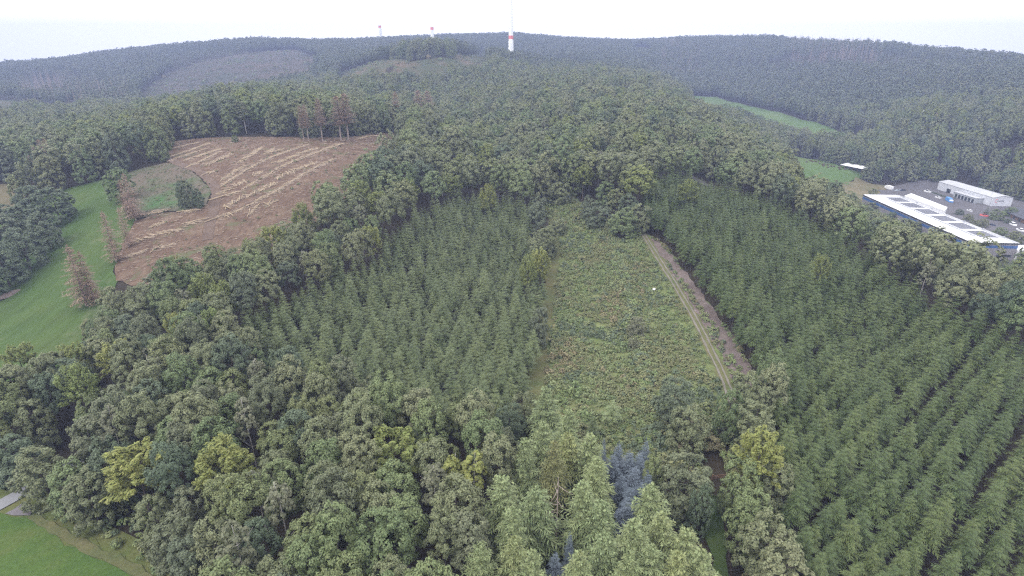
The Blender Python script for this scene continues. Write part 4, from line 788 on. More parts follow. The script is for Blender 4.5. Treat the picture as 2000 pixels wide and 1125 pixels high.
for (a0, b0), wd in (((Zc(750,895), Zc(852,970)), 'upper of three long logs lying apart by the track'), ((Zc(745,980), Zc(836,1070)), 'lower left of three long logs lying apart by the track'), ((Zc(802,965), Zc(880,1050)), 'lower right of three long logs lying apart by the track')):
    a1, b1 = at(*a0), at(*b0); m_ = (a1 + b1) / 2; o = link('log', LOGS[3], None, (m_[0], m_[1], float(H(*m_)) + .5), label='pale log, ' + wd, category='log'); o.rotation_euler = (0, 0, math.atan2(*(b1 - a1)[::-1])); o.scale = (np.linalg.norm(b1 - a1) / 9.5, 1.3, 1.3)
lg.sort(key=lambda r: math.hypot(r[0], r[1])); order_ = list(range(len(lg)))
if len(lg) > 290: R_.shuffle(order_)
keep = set(order_[:290]); rest_mb = MB()
for i, (x, y, a, v, dz, nm) in enumerate(lg):
    z = float(H(x, y)) + .25 + dz; tl = float(H(x + math.cos(a) * 2, y + math.sin(a) * 2) - H(x - math.cos(a) * 2, y - math.sin(a) * 2)) / 4
    if i in keep:
        o = link('log', LOGS[v], None, (x, y, z), label='pale felled log in the ' + nm, category='log', group='felled logs, ' + nm); o.rotation_euler = (0, -math.atan(tl), a); k = g.uniform(.85, 1.15); o.scale = (k, k * 1.15, k * 1.15)
    else:
        L = (5.0, 4.6, 4.8, 9.5, 2.6)[v]; d = np.array((math.cos(a), math.sin(a), tl)) * L / 2; c = np.array((x, y, z)); rest_mb.tube([c - d, c, c + d], [.2, .19, .17], 6)
if rest_mb.n: link('felled_logs', rest_mb.build('felled_logs', [M['log_bark']], True), kind='stuff', label='other pale logs lying among the rows on the felled ground')

M['litter'] = plain('litter_sticks', (.31, .25, .19), .9, var=.3, spec=.1)
# thin sticks and branch litter between the logs
g = np.random.default_rng(77); lo_, hi_ = Z['felled'].min(0), Z['felled'].max(0); p = g.uniform(lo_, hi_, (9000, 2)); p = p[inside(Z['felled'], p[:, 0], p[:, 1])][:1900]; rw = np.vstack([resample(poly(pts), .5) for pts, nm in long_rows + short_rows]); rw = np.repeat(rw, 3, 0); p = np.vstack((p, rw + g.normal(0, .95, rw.shape))); mt_ = poly([(404,470),(412,430),(424,385),(418,362),(392,338),(345,320)])
p = p[~near_line(mt_, p[:, 0], p[:, 1], 2.6)]; n = len(p); a = g.normal(.62, .3, n) * np.where(g.uniform(size=n) < .8, 1, -1); Ls = g.uniform(.6, 2.2, n); w_ = g.uniform(.05, .13, n); z = H(p[:, 0], p[:, 1]) + .32 + g.uniform(0, .15, n)
dx = np.c_[np.cos(a), np.sin(a), np.zeros(n)] * Ls[:, None] / 2; dy = np.c_[-np.sin(a), np.cos(a), np.zeros(n)] * w_[:, None]; c = np.c_[p, z]; up = np.c_[np.zeros((n, 2)), w_ * 1.4]
mbq = MB(); mbq.quads(np.stack((c - dx - dy, c + dx - dy, c + dx + up, c - dx + up), 1)); mbq.quads(np.stack((c - dx + up, c + dx + up, c + dx + dy, c - dx + dy), 1)); link('branch_litter', mbq.build('branch_litter', [M['litter']]), kind='stuff', label='sticks and branch litter strewn between the log rows')

# ------------------------------------------------------------------ painted and built materials
def paint(name, c, rough=.5, var=.05, scale=.4): return plain(name, c, rough, 0, var, scale)
M['white'] = paint('white_paint', (.78, .79, .80)); M['roof_white'] = paint('white_roof', (.74, .75, .77), .7, .06, .15); M['wall_grey'] = paint('grey_cladding', (.235, .225, .24), .6, .05, .2)
M['blue_band'] = paint('blue_cladding', (.045, .115, .30)); M['trim_dark'] = paint('dark_trim', (.03, .032, .036)); M['solar'] = paint('solar_glass', (.10, .105, .135), .25); M['solar_frame'] = paint('panel_frame', (.45, .45, .47), .4)
M['red'] = paint('red_paint', (.70, .16, .15)); M['hallb'] = paint('pale_cladding', (.56, .58, .62), .6, .05, .15); M['roof_grey'] = paint('pale_grey_roof', (.40, .41, .43), .7, .08, .12); M['dock_grey'] = paint('dock_cladding', (.34, .36, .38), .6)
M['slate'] = paint('dark_roof', (.055, .06, .075), .7, .15, .3); M['timber'] = paint('brown_timber', (.17, .10, .06), .8, .25, .8); M['timber_dark'] = paint('dark_timber', (.045, .032, .026), .9, .25, 2); M['glass'] = paint('dark_glass', (.02, .025, .03), .1); M['tile'] = paint('brown_roof', (.20, .13, .12), .8, .15, .2)
M['tyre'] = paint('rubber', (.015, .015, .016), .9); M['paint_blue'] = paint('light_blue_paint', (.07, .25, .58)); M['car_dark'] = paint('dark_blue_car_paint', (.02, .03, .08), .3); M['car_black'] = paint('black_car_paint', (.012, .012, .015), .3); M['car_silver'] = paint('silver_car_paint', (.36, .40, .45), .3); M['car_pale'] = paint('pale_car_paint', (.55, .62, .66), .3)
M['tower'] = paint('tower_white', (.84, .86, .86), .5, .02, .05); M['cow'] = plain('brown_hide', (.085, .038, .024), .8, var=.3); M['mark'] = paint('marking_white', (.6, .6, .6)); M['stone_pale'] = paint('pale_concrete', (.33, .31, .28), .9, .15, .5); M['skylight'] = paint('skylight', (.66, .68, .70), .3)
def atz(px, py, z): d = ray(px, py); t = z / d[2]; return np.array((d[0] * t, d[1] * t))
def prism(mb, C, z0, z1, mi=0, top=None):
    C = np.asarray(C, float); n = len(C)
    if sum(C[i][0] * C[(i + 1) % n][1] - C[(i + 1) % n][0] * C[i][1] for i in range(n)) < 0: C = C[::-1]
    V = np.vstack((np.c_[C, np.full(n, z0)], np.c_[C, np.full(n, z1)])); mb.add(V, [(i, (i + 1) % n, n + (i + 1) % n, n + i) for i in range(n)], mi)
    mb.add(np.c_[C, np.full(n, z1)], [(0, 1, 2, 3)], mi if top is None else top); mb.add(np.c_[C, np.full(n, z0)][::-1], [(0, 1, 2, 3)], mi)
def part(name, mb, mats, parent, loc=(0, 0, 0), **kw):
    o = link(name, mb.build(name, mats), parent, loc, **kw); return o
class Frame:                                          # a building's own axes: u along, v across, w up, origin at its base
    def __init__(s, o, u, v, z): s.o = np.asarray(o); s.u = u / np.linalg.norm(u); s.v = v / np.linalg.norm(v); s.z = z
    def p(s, a, b): return s.u * a + s.v * b          # relative to the building's origin
    def rect(s, a0, a1, b0, b1): return [s.p(a0, b0), s.p(a1, b0), s.p(a1, b1), s.p(a0, b1)]
    def box(s, mb, a0, a1, b0, b1, z0, z1, mi=0): prism(mb, s.rect(a0, a1, b0, b1), z0, z1, mi)
    def root(s, name, label, cat): return thing(name, label, cat, (s.o[0], s.o[1], s.z))

# ---- long grey hall with the solar roof
zr, zg = -98.0, -111.5
A, Bk, C_, D = atz(1686.5, 380, zr), atz(1760, 376.6, zr), atz(1978, 470, zr), atz(1897, 473, zr)
u = A - D; Lh = np.linalg.norm(u); v = (C_ - D) - u * ((C_ - D) @ u) / (u @ u); Wh = np.linalg.norm(v)
f = Frame(D, u, v, zg); hh = zr - zg
t = f.root('grey_warehouse', 'long grey warehouse with a white roof, blue bands and six solar arrays', 'warehouse')
mb = MB(); f.box(mb, 0, Lh, 0, Wh, 0, hh - .35); part('wall', mb, [M['wall_grey']], t)
mb = MB(); f.box(mb, -.25, Lh + .25, -.25, Wh + .25, hh - .349, hh); part('roof', mb, [M['roof_white']], t)
mb = MB(); f.box(mb, -.3, Lh + .3, -.42, -.253, hh - .6, hh + .08); f.box(mb, -.42, -.303, -.42, Wh + .42, hh - .6, hh + .08); part('roof_trim', mb, [M['trim_dark']], t)
mb = MB(); f.box(mb, 0, Lh, -.06, -.003, hh - 3.3, hh - 1.5); f.box(mb, -.06, -.003, 0, Wh, hh - 3.3, hh - 1.7); part('blue_band', mb, [M['blue_band']], t)
mb = MB(); f.box(mb, 0, Lh, Wh * .90, Wh * .915, hh + .003, hh + .35); f.box(mb, 0, Lh, Wh * .96, Wh * .97, hh + .003, hh + .3); part('roof_kerb', mb, [M['roof_grey']], t)
mb = MB(); f.box(mb, Lh * .1, Lh * .87, Wh * .37, Wh * .39, hh + .003, hh + .5); part('ridge_vent', mb, [M['dock_grey']], t)
for k in range(6):
    a0 = Lh * (.085 + .146 * k); a1 = a0 + Lh * .118; mb = MB(); nr, nc = 6, 8
    for i in range(nr):
        for j in range(nc):
            da = (a1 - a0) / nr; db = Wh * .40 / nc; f.box(mb, a0 + i * da, a0 + (i + .70) * da, Wh * .46 + j * db, Wh * .46 + (j + .92) * db, hh + .12, hh + .24)
    part('solar_array', mb, [M['solar']], t, kind='stuff')
mb = MB(); f.box(mb, -.08, -.003, Wh * .62, Wh * .93, hh - 8.6, hh - 7.2); part('window', mb, [M['glass']], t)
mb = MB(); f.box(mb, -.08, -.003, Wh * .52, Wh * .93, hh - 12.4, hh - 10.4); part('window', mb, [M['glass']], t)
for k in range(7): mb = MB(); f.box(mb, Lh * (.08 + .14 * k), Lh * (.08 + .14 * k) + .9, Wh * .93, Wh * .93 + .8, hh + .003, hh + .9); part('roof_vent', mb, [M['dock_grey']], t)
# entrance block in front right
f2 = Frame(D + f.v * (Wh + .3) - f.u * 7.0, f.u, f.v, zg); t = f2.root('entrance_block', 'white cube-like entrance block with a framed dark glass front at the warehouse corner', 'building'); h2 = 9.5
mb = MB(); f2.box(mb, .3, 17, 0, 17, 0, h2 - .4); part('wall', mb, [M['white']], t); mb = MB(); f2.box(mb, 0.3, 17, 0, 17, h2 - .397, h2 - .1); part('roof', mb, [M['roof_white']], t)
mb = MB(); f2.box(mb, -.6, .297, 0, 1.3, 0, h2); f2.box(mb, -.6, .297, 9.7, 17, 0, h2); f2.box(mb, -.6, .297, 1.303, 9.697, h2 - 1.8, h2); part('portal_frame', mb, [M['white']], t); mb = MB(); f2.box(mb, .1, .296, 1.31, 9.69, .1, h2 - 1.81); part('window', mb, [M['glass']], t)
# low white building behind the long hall
Q1, Q2, Q3, Q4 = atz(1767, 382, -104.5), atz(1780, 377.5, -104.5), atz(1850.5, 404.5, -104.5), atz(1845, 411.5, -104.5)
t = thing('white_annex', 'low white flat-roofed annex behind the solar roof', 'building', (Q4[0], Q4[1], zg)); Cq = [q_ - Q4 for q_ in (Q1, Q2, Q3, Q4)]
mb = MB(); prism(mb, Cq, 0, 6.6); part('wall', mb, [M['white']], t); mb = MB(); prism(mb, Cq, 6.603, 7.0); part('roof', mb, [M['roof_white']], t)
# ---- white hall with lettering
zb = -112.3; NL, NRr, FR = atz(1829, 372, zb), atz(1934, 405.5, zb), atz(1959.5, 407.5, zb); u = NL - NRr; Lb = np.linalg.norm(u); v = (FR - NRr) - u * ((FR - NRr) @ u) / (u @ u); Wb = max(np.linalg.norm(v), 16)
f = Frame(NRr, u, v, zb); he = 8.2; t = f.root('white_hall', 'white metal hall with a shallow pale roof and red and black lettering on its gable', 'hall')
def gable(mb, f, a0, a1, b0, b1, he, rise, mi=0, th=.25, ov=.3):
    for s0, s1 in ((b0 - ov, (b0 + b1) / 2), (b1 + ov, (b0 + b1) / 2)):
        V = []
        for dz in (0, th):
            for a_, b_, z_ in ((a0 - ov, s0, he - rise * ov / ((b1 - b0) / 2)), (a1 + ov, s0, he - rise * ov / ((b1 - b0) / 2)), (a1 + ov, s1, he + rise), (a0 - ov, s1, he + rise)): V.append((*f.p(a_, b_), z_ + dz + .004))
        mb.add(V, [(3,2,1,0),(4,5,6,7),(0,1,5,4),(2,3,7,6),(1,2,6,5),(3,0,4,7)], mi)
def gable_wall(mb, f, a0, a1, b0, b1, he, rise, mi=0):
    f.box(mb, a0, a1, b0, b1, 0, he, mi)
    for a in (a0, a1): mb.add([(*f.p(a, b0), he), (*f.p(a, b1), he), (*f.p(a, (b0 + b1) / 2), he + rise)], [(0, 1, 2, 2)], mi)
mb = MB(); gable_wall(mb, f, 0, Lb, 0, Wb, he, 1.5); part('wall', mb, [M['hallb']], t); mb = MB(); gable(mb, f, 0, Lb, 0, Wb, he, 1.5); rf = part('roof', mb, [M['roof_grey']], t)
for k in range(6): mb = MB(); a = Lb * (.1 + .145 * k); bq = Wb * .34; f.box(mb, a, a + 3.2, bq, bq + 1.2, he + 1.5 * .68 + .1, he + 1.5 * .68 + .62); part('skylight', mb, [M['skylight']], rf)
mb = MB(); f.box(mb, Lb * .735, Lb * .81, -.1, -.003, .1, 4.6); part('door', mb, [M['glass']], t)
for k in range(6): mb = MB(); a = Lb * (.02 + .16 * k); f.box(mb, a, a + .22, -.13, -.003, 0, he - .1); part('downpipe', mb, [M['dock_grey']], t)
mb = MB(); f.box(mb, Lb * .14, Lb * .54, -6.5, -.135, 0, 5.4); dk = part('dock_extension', mb, [M['dock_grey']], t); mb = MB(); f.box(mb, Lb * .135, Lb * .545, -6.8, -.137, 5.403, 5.75); part('dock_roof', mb, [M['roof_grey']], t)
for k in range(6): mb = MB(); a = Lb * (.165 + .06 * k); f.box(mb, a, a + Lb * .036, -6.62, -6.503, .9, 4.2); part('dock_door', mb, [M['glass']], dk)
# lettering on the gable: a big red C sweep followed by small dark letters
mb = MB(); gx = lambda b, z: (*f.p(-.08, b), z)
for k in range(14):
    a0, a1 = [math.radians(40 + 280 * q_ / 14) for q_ in (k, k + 1)]; c0, r0, r1 = (Wb * .20, 5.6), 1.05, 1.38; mb.add([gx(c0[0] + math.cos(a0) * r0 * .85, c0[1] + math.sin(a0) * r0 * 1.25), gx(c0[0] + math.cos(a1) * r0 * .85, c0[1] + math.sin(a1) * r0 * 1.25), gx(c0[0] + math.cos(a1) * r1 * .85, c0[1] + math.sin(a1) * r1 * 1.25), gx(c0[0] + math.cos(a0) * r1 * .85, c0[1] + math.sin(a0) * r1 * 1.25)], [(0, 1, 2, 3)])
part('letter', mb, [M['red']], t, label='red letter C on the hall gable')
fc = bpy.data.curves.new('letters', 'FONT'); fc.body = 'oenner'; fc.size = 1.9; fc.extrude = .02; fc.shear = .15; fo = bpy.data.objects.new('letters', fc); fm = bpy.data.meshes.new_from_object(fo); fm.materials.append(M['trim_dark'])
lo_ = link('lettering', fm, t, (*f.p(-.09, Wb * .20 + .75), 5.05)); lo_.rotation_euler = (math.pi / 2, 0, math.atan2(f.v[1], f.v[0]))
# ---- dark-roofed timber building at the picture edge
E0, E1 = atz(1962.5, 409.5, -107.5), atz(2010, 431, -107.5); f = Frame(E1, E0 - E1, np.array((-(E0 - E1)[1], (E0 - E1)[0])) * (1 if (-(E0 - E1)[1]) > 0 else -1), -112.5); Lc = np.linalg.norm(E0 - E1)
t = f.root('timber_shed', 'brown timber building with a dark roof at the right picture edge', 'shed'); mb = MB(); gable_wall(mb, f, 0, Lc, .5, 16, 4.6, 2.2); part('wall', mb, [M['timber']], t); mb = MB(); gable(mb, f, 0, Lc, .5, 16, 4.6, 2.2, ov=1.2); rf = part('roof', mb, [M['slate']], t)
mb = MB(); f.box(mb, Lc * .15, Lc * .5, 6, 7.6, 6.5, 7.25); part('skylight', mb, [M['skylight']], rf)
for k in range(4): mb = MB(); f.box(mb, Lc * (.08 + .23 * k), Lc * (.08 + .23 * k) + 3, .38, .497, .3, 3); part('door', mb, [M['trim_dark']], t)
# ---- open barn in the pasture
P0, P1, P2 = atz(1641.5, 322.5, -97.5), atz(1684, 331, -97.5), atz(1648.5, 317.8, -96.6); f = Frame(P0, P1 - P0, np.array((-(P1 - P0)[1], (P1 - P0)[0])), float(H(*P0)) + .2); Lq = np.linalg.norm(P1 - P0); hq = -97.5 - f.z; hq = max(hq, 3.2)
t = f.root('field_barn', 'open barn with a long white roof beside the cattle pasture', 'barn'); V = []
for dz in (0, .25): V += [(*f.p(0, 0), hq + dz), (*f.p(Lq, 0), hq + dz), (*f.p(Lq, 9), hq + 1.2 + dz), (*f.p(0, 9), hq + 1.2 + dz)]
mb = MB(); mb.add(V, [(3,2,1,0),(4,5,6,7),(0,1,5,4),(2,3,7,6),(1,2,6,5),(3,0,4,7)]); part('roof', mb, [M['roof_white']], t); mb = MB(); f.box(mb, .4, Lq - .4, 8.4, 8.7, 0, hq + 1.0); part('back_wall', mb, [M['timber_dark']], t)
for k in range(6): mb = MB(); f.box(mb, .4 + (Lq - 1.1) * k / 5, .7 + (Lq - 1.1) * k / 5, .4, .7, -.5, hq - .003); part('post', mb, [M['timber']], t)
# ---- far farm in the wooded valley
for (pa, pb, wd, he, rs_, wm, rm, nm, lb) in [((1790, 244), (1809, 246), 9, 4.5, 2.2, 'white', 'roof_grey', 'farmhouse', 'small white farmhouse with a pale roof among the far woods'), ((1812, 246), (1852, 250), 12, 4.0, 2.6, 'timber', 'tile', 'farm_shed', 'long brownish-roofed farm shed beside the small white farmhouse')]:
    a_, b_ = at(*pa), at(*pb); f = Frame(a_, b_ - a_, np.array((-(b_ - a_)[1], (b_ - a_)[0])), float(min(H(*a_), H(*b_))) - .5); Lf = np.linalg.norm(b_ - a_); he += 9
    t = f.root(nm, lb, 'farm building'); mb = MB(); gable_wall(mb, f, 0, Lf, 0, wd, he, rs_); part('wall', mb, [M[wm]], t); mb = MB(); gable(mb, f, 0, Lf, 0, wd, he, rs_); part('roof', mb, [M[rm]], t); mb = MB(); f.box(mb, Lf * .4, Lf * .4 + 2, -.1, -.003, he - 3, he - 1); part('window', mb, [M['glass']], t)

# ------------------------------------------------------------------ turbine towers
for px, py, r, b0, b1, top, lb in [(998, 122, 1065, 76.5, 69.5, 168, 'nearest and widest white turbine tower with a red band, on the ridge'), (845.5, 92, 1450, 58.5, 53.2, 0, 'middle white turbine tower with a pink-red band, behind the row of trees'), (744.5, 86, 1750, 54.2, 50.2, 0, 'farthest faint white turbine tower, left of the other two')]:
    d = ray(px, py); k = r / math.hypot(d[0], d[1]); x, y = d[0] * k, d[1] * k; z = float(H(x, y)) - 1; t = thing('turbine_tower', lb, 'turbine tower', (x, y, z), 0, 'wind turbine towers on the hills')
    rad = lambda h_: 5.3 - 3.4 * min(1, h_ / 150) ** .8; mb = MB(); hs_ = np.linspace(0, top or height_to(x, y, b1) + 1.6, 25); mb.tube([(0, 0, h_) for h_ in hs_], [rad(h_) for h_ in hs_], 28); link('tower', mb.build('tower_shaft', [M['tower']], True), t)
    z0_ = height_to(x, y, b0) + 1; z1_ = height_to(x, y, b1) + 1; mb = MB(); mb.tube([(0, 0, z0_), (0, 0, z1_)], [rad(z0_) + .06, rad(z1_) + .06], 28, cap=False); link('red_band', mb.build('red_band', [M['red']], True), t)
    mb = MB(); mb.box((0, -5.3, 2.2), (1.4, .3, 2.6)); link('door', mb.build('tower_door', [M['dock_grey']]), t)

# ------------------------------------------------------------------ cattle
def cow_mesh():
    V = [(0,0,1.05),(.55,0,1.1),(.85,0,1.18),(1.05,0,1.3),(1.32,0,1.28),(1.5,0,1.12),(-.6,0,1.1),(-.8,0,1.15),(-.88,0,.75),(.5,.2,.75),(.52,.21,.4),(.52,.21,.03),(.5,-.2,.75),(.47,-.21,.4),(.5,-.21,.03),(-.62,.2,.75),(-.7,.21,.42),(-.64,.21,.03),(-.62,-.2,.75),(-.72,-.21,.42),(-.68,-.21,.03)]
    E = [(0,1),(1,2),(2,3),(3,4),(4,5),(0,6),(6,7),(7,8),(1,9),(9,10),(10,11),(1,12),(12,13),(13,14),(6,15),(15,16),(16,17),(6,18),(18,19),(19,20)]
    Rr = [.40,.36,.24,.18,.17,.1,.36,.14,.05]+[.14,.08,.07]*2+[.17,.09,.07]*2
    me = bpy.data.meshes.new('cow'); me.from_pydata(V, E, []); o = bpy.data.objects.new('cow', me); COL.objects.link(o); o.modifiers.new('s', 'SKIN')
    for i, s in enumerate(me.skin_vertices[0].data): s.radius = (Rr[i], Rr[i]); s.use_root = i == 0
    ss = o.modifiers.new('b', 'SUBSURF'); ss.levels = ss.render_levels = 1; dg = bpy.context.evaluated_depsgraph_get(); out = bpy.data.meshes.new_from_object(o.evaluated_get(dg)); bpy.data.objects.remove(o); out.materials.clear(); out.materials.append(M['cow']); return out
cm = cow_mesh(); cw = [(1100,803),(1237,835),(1277,823),(1297,833),(1330,830),(1370,850),(1400,862),(1420,857),(1412,877),(1453,867),(1457,890),(1490,880),(1518,884),(1568,893),(1580,910),(1632,912)]
for i, (a, b) in enumerate(cw):
    x, y = at(1340 + a / 5.263, 160 + b / 5.263); o = link('cow', cm, None, (x, y, float(H(x, y)) + .26), label={0:'brown cow grazing apart at the far end of the pasture',15:'brown cow nearest the white barn roof',1:'brown cow at the left of the grazing herd'}.get(i, 'brown cow grazing within the herd on the small pasture'), category='cow', group='cattle grazing on the pasture'); o.rotation_euler = (0, 0, R_.choice((0, math.pi)) + R_.uniform(-.6, .6)); o.scale = (1.25,) * 3

# ------------------------------------------------------------------ vehicles and small trees in the yard
def vehicle(name, label, px, py, rz, L, W_, Hc, paint_, cab=(.22, .8), box=False, cat='car'):
    x, y = at(px, py); t = thing(name, label, cat, (x, y, float(H(x, y)) + .3), rz)
    mb = MB(); hb = Hc * (.55 if not box else .5); mb.box((0, 0, .28 + hb / 2), (L, W_, hb)); mb.box((0, 0, .28 + hb + .02), (L * .98, W_ * .94, .06)); part('body', mb, [M[paint_]], t)
    if box:
        mb = MB(); mb.box((-L * .13, 0, .6 + Hc * .5), (L * .74, W_ * 1.02, Hc)); part('cargo_box', mb, [M[paint_]], t); mb = MB(); mb.box((L * .385, 0, .28 + hb + Hc * .17), (L * .2, W_ * .92, Hc * .38), taper=.9); part('cab', mb, [M['white']], t)
    else:
        mb = MB(); mb.box((-L * .05, 0, .31 + hb + Hc * .16), (L * .56, W_ * .9, Hc * .34), taper=.8); part('window', mb, [M['glass']], t); mb = MB(); mb.box((-L * .05, 0, .32 + hb + Hc * .34), (L * .43, W_ * .72, .05)); part('roof', mb, [M[paint_]], t)
    for sx in (-.31, .31):
        for sy in (-1, 1): mb = MB(); mb.tube([(L * sx, sy * W_ * .40, .33), (L * sx, sy * W_ * .51, .33)], [.33, .33], 12); part('wheel', mb, [M['tyre']], t)
    return t
ha = math.atan2((A - D)[1], (A - D)[0])
vehicle('box_truck', 'white box truck parked beyond the warehouse by the trees', 1735, 370.5, ha + .1, 9.0, 2.6, 3.0, 'white', box=True, cat='truck')
for px, pn, lb in [(1750.5, 'car_pale', 'pale car, first in the row of four parked beside the box truck'), (1755.5, 'car_silver', 'silver car, second in the row of four beside the box truck'), (1760.5, 'car_dark', 'dark blue car, third in the row of four beside the box truck'), (1765, 'car_black', 'black car, last in the row of four beside the box truck')]: vehicle('parked_car', lb, px, 374, ha - .9, 4.4, 1.8, 1.5, pn)
vehicle('white_van', 'white van parked between the white annex and the white hall', 1811, 377, ha + .3, 6.0, 2.1, 2.4, 'white', cat='van'); vehicle('white_van', 'small white van near the dark shrub row', 1831.5, 388.5, ha + .2, 4.8, 1.9, 1.9, 'white', cat='van')
vehicle('container_truck', 'truck with a light blue container standing in the yard', 1853, 395, ha + 2.9, 10.0, 2.6, 2.7, 'paint_blue', box=True, cat='truck'); vehicle('parked_car', 'white car parked behind the yard tree', 1893, 414, ha, 4.4, 1.8, 1.5, 'white')
vehicle('red_loader', 'red vehicle in the yard in front of the large round tree', 1921, 424, ha + .5, 5.0, 2.2, 2.2, 'red', cat='vehicle'); vehicle('parked_car', 'pale blue car at the yard edge near the round tree', 1939, 424, ha + .4, 4.4, 1.8, 1.5, 'car_pale'); vehicle('parked_car', 'dark car parked low behind the solar roof', 1936, 442, ha + .4, 4.4, 1.8, 1.5, 'car_dark'); vehicle('white_van', 'long white van beside the timber building', 1976, 441, ha - .2, 7.5, 2.2, 2.4, 'white', cat='van'); vehicle('parked_car', 'silver car at the picture edge in front of the entrance block', 1986, 524, ha - .5, 4.5, 1.8, 1.5, 'car_silver')
vehicle('white_van', 'white van half behind the trees at the right picture edge', 1992, 453, ha, 5.5, 2.0, 2.2, 'white', cat='van')
for kd, mt, nm, px, py, w, hs, lb, ct in [('edge','oak_green','yard_tree',1948,417,28,.55,'large round tree in front of the hall gable','tree'),('spruce','oak_dark','yard_conifer',1929,409,15,.8,'dark conifer beside the hall gable','conifer'),('edge','oak_olive','yard_tree',1893,423,18,.4,'yard tree between the solar roof and the white car','tree'),('edge','oak_olive','yard_tree',1920,434,20,.35,'small green tree in the car park','tree'),
   ('edge','oak_dark','yard_tree',1969,431,13,.3,'small dark tree beside the timber building','tree'),('edge','oak_green','yard_tree',1955,451,26,.35,'bushy tree behind the corner of the solar roof','tree'),('spruce','oak_dark','yard_conifer',1866,383,5,.55,'slim dark conifer left of the loading docks','conifer'),('edge','oak_olive','yard_tree',1985,462,28,.35,'leafy bush near the entrance block','tree'),('edge','oak_green','yard_tree',1975,412,22,.4,'green tree at the roof corner of the timber building','tree'),('edge','oak_olive','yard_tree',1905,437,20,.3,'olive bush behind the middle of the solar roof','bush'),('edge','oak_green','oak_tree',1742,426,38,.7,'oak below the far part of the warehouse wall','oak'),('edge','oak_grey','oak_tree',1785,446,40,.7,'grey oak below the middle of the warehouse wall','oak'),('edge','oak_green','oak_tree',1828,468,40,.7,'green oak below the near part of the warehouse wall','oak'),('edge','oak_dark','oak_tree',1868,492,40,.7,'dark oak left of the warehouse front','oak'),('edge','oak_olive','oak_tree',1905,510,38,.65,'olive oak before the warehouse front','oak'),('edge','oak_grey','oak_tree',1706,408,34,.65,'grey oak below the far corner of the warehouse','oak'),
   ('edge','oak_dark','yard_tree',1875,413,16,.22,'low bush along the back of the solar roof','bush')]: single(nm, kd, mt, px, py, w, lb, ct, None, hs=hs)
for i in range(9):
    x, y = at(1821 + i * 3.9, 378.5 + i * 1.35); plant('clipped_bush', 'edge', i, 'oak_dark', x, y, .34, i * 1.3, 'dark round bush in the row between the yard and the white hall', 'bush', 'row of dark bushes in the yard', .5)
for k in range(9): 
    p = poly([(1856 + k * 5.2, 402 + k * 1.9), (1858.4 + k * 5.2, 402.9 + k * 1.9)]); ribbon('yard_marking', p, .5, M['mark'], .34, step=.5)
ribbon('grass_strip', poly([(1915,428),(1945,434),(1975,445),(2010,458)]), 4.0, M['verge'], .36)
# ------------------------------------------------------------------ small things near the clearing and lawn
x, y = at(1277, 569); mb = MB(); rg = np.random.default_rng(3); th = np.arange(8) * math.pi / 4
ringv = [np.c_[np.cos(th) * r_ * rg.uniform(.8, 1.2, 8), np.sin(th) * r_ * rg.uniform(.8, 1.2, 8) * .6, np.full(8, z_)] for r_, z_ in ((.9, 0), (1.0, .35), (.7, .7), (.25, .9))]
mb.add(np.vstack(ringv), [(r_ * 8 + j, r_ * 8 + (j + 1) % 8, (r_ + 1) * 8 + (j + 1) % 8, (r_ + 1) * 8 + j) for r_ in range(3) for j in range(8)] + [(24, 25, 26, 27), (24, 27, 28, 31), (28, 29, 30, 31)])
link('white_sack', mb.build('sack', [M['white']], True), None, (x, y, float(H(x, y)) + .6), label='white sack lying in the bracken near the track', category='sack').scale = (.65, .65, .65)
x, y = at(18, 578); mb = MB(); rr = np.random.default_rng(8); gx_, gy_ = np.meshgrid(np.linspace(-1, 1, 15), np.linspace(-1, 1, 9)); zz = np.clip(1 - gx_ ** 2 - gy_ ** 2, 0, 1) ** .7 * rr.uniform(.7, 1.3, gx_.shape) * 1.3 - .1; V = np.c_[gx_.ravel() * 9, gy_.ravel() * 2.2, zz.ravel()]
mb.add(V, [(j * 15 + i, j * 15 + i + 1, (j + 1) * 15 + i + 1, (j + 1) * 15 + i) for j in range(8) for i in range(14)]); o = link('earth_heap', mb.build('heap', [M['brash']], True), None, (x, y, float(H(x, y)) + .25), label='long heap of pale earth at the edge of the left meadow', category='heap'); o.rotation_euler = (0, 0, 1.0)
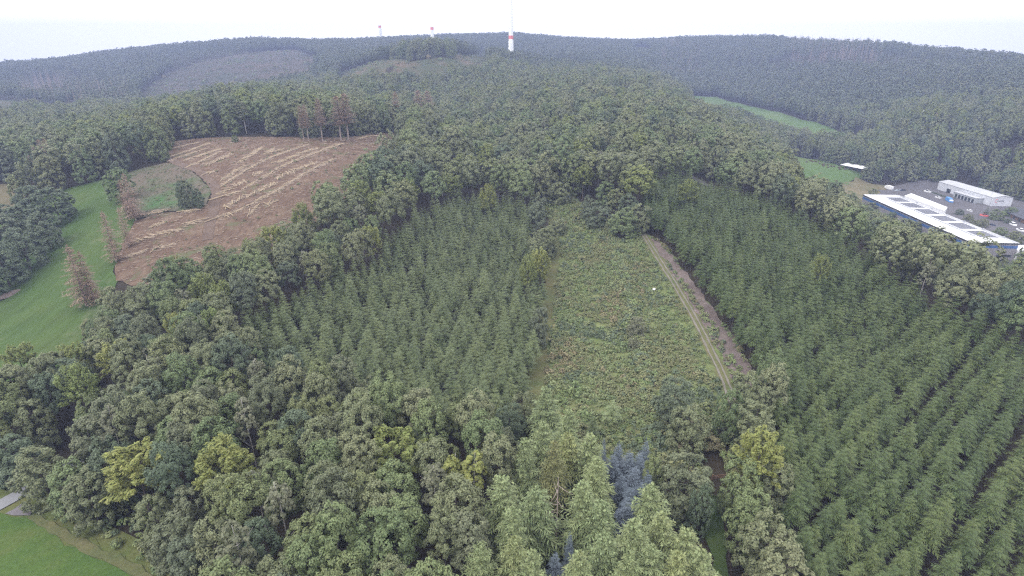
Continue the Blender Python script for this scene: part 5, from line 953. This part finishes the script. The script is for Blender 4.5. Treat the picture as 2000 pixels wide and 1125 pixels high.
def fence(name, label, pts, gap, hgt, mat, rails):
    c = resample(poly(pts), gap); t = thing(name, label, 'fence', (c[0][0], c[0][1], float(H(*c[0])))); b = np.array((c[0][0], c[0][1], float(H(*c[0])))); P = np.c_[c, H(c[:, 0], c[:, 1]) + .2] - b; pm_ = None
    mb = MB(); mb.box((0, 0, hgt / 2), (.14, .14, hgt)); pm_ = mb.build('post', [M[mat]])
    for p in P: link('post', pm_, t, tuple(p))
    for z in rails:
        mb = MB()
        for p0, p1 in zip(P[:-1], P[1:]): mb.tube([p0 + (0, 0, z), p1 + (0, 0, z)], [.06, .06], 4)
        part('rail', mb, [M[mat]], t)
fence('rail_fence', 'dark wooden rail fence along the narrow lawn', [(1404,972),(1409,1000),(1418,1055),(1425,1110),(1432,1180)], 2.0, 1.15, 'timber_dark', (.45, .95))
fence('field_fence', 'thin pale post fence between the meadow and the weedy field', [(214,345),(225,355),(236,368)], 4.0, 1.3, 'pale_bark', (1.0,))
x, y = at(1404, 938); t = thing('wooden_gate', 'brown wooden gate at the head of the lawn strip', 'gate', (x, y, float(H(x, y)) + .3), .15)
for sx in (-1.5, 1.5): mb = MB(); mb.box((sx, 0, .7), (.2, .2, 1.4)); part('post', mb, [M['timber']], t)
for z in (.3, .65, 1.0): mb = MB(); mb.box((0, 0, z), (2.78, .08, .16)); part('rail', mb, [M['timber']], t)
x, y = at(1346, 337); t = thing('log_pile', 'reddish log pile beside the forest road on the right', 'log pile', (x, y, float(H(x, y)) + .3), -.4)
for r_ in range(3):
    for k in range(7 - r_): o = link('log', LOGS[k % 3], t, (0, (k - 3 + r_ * .5) * .45, .25 + r_ * .38)); o.scale = (1, 1.3, 1.3)
# ------------------------------------------------------------------ haze
hz_top = 195.0; hm = bpy.data.materials.new('haze'); hm.use_nodes = True; hn = hm.node_tree.nodes; hn.clear()
ho = hn.new('ShaderNodeOutputMaterial'); pv = hn.new('ShaderNodeVolumePrincipled'); pv.inputs['Color'].default_value = c4(HAZE_COLOR); pv.inputs['Density'].default_value = HAZE_DENSITY; pv.inputs['Anisotropy'].default_value = 0.0
hm.node_tree.links.new(pv.outputs[0], ho.inputs['Volume'])
mb = MB(); z0 = float(HG.min()) - 1.5; mb.box((0, 0, (z0 + hz_top) / 2), (7200, 7200, hz_top - z0)); link('haze', mb.build('haze', [hm]), kind='stuff', label='thin blue haze lying over the hills')
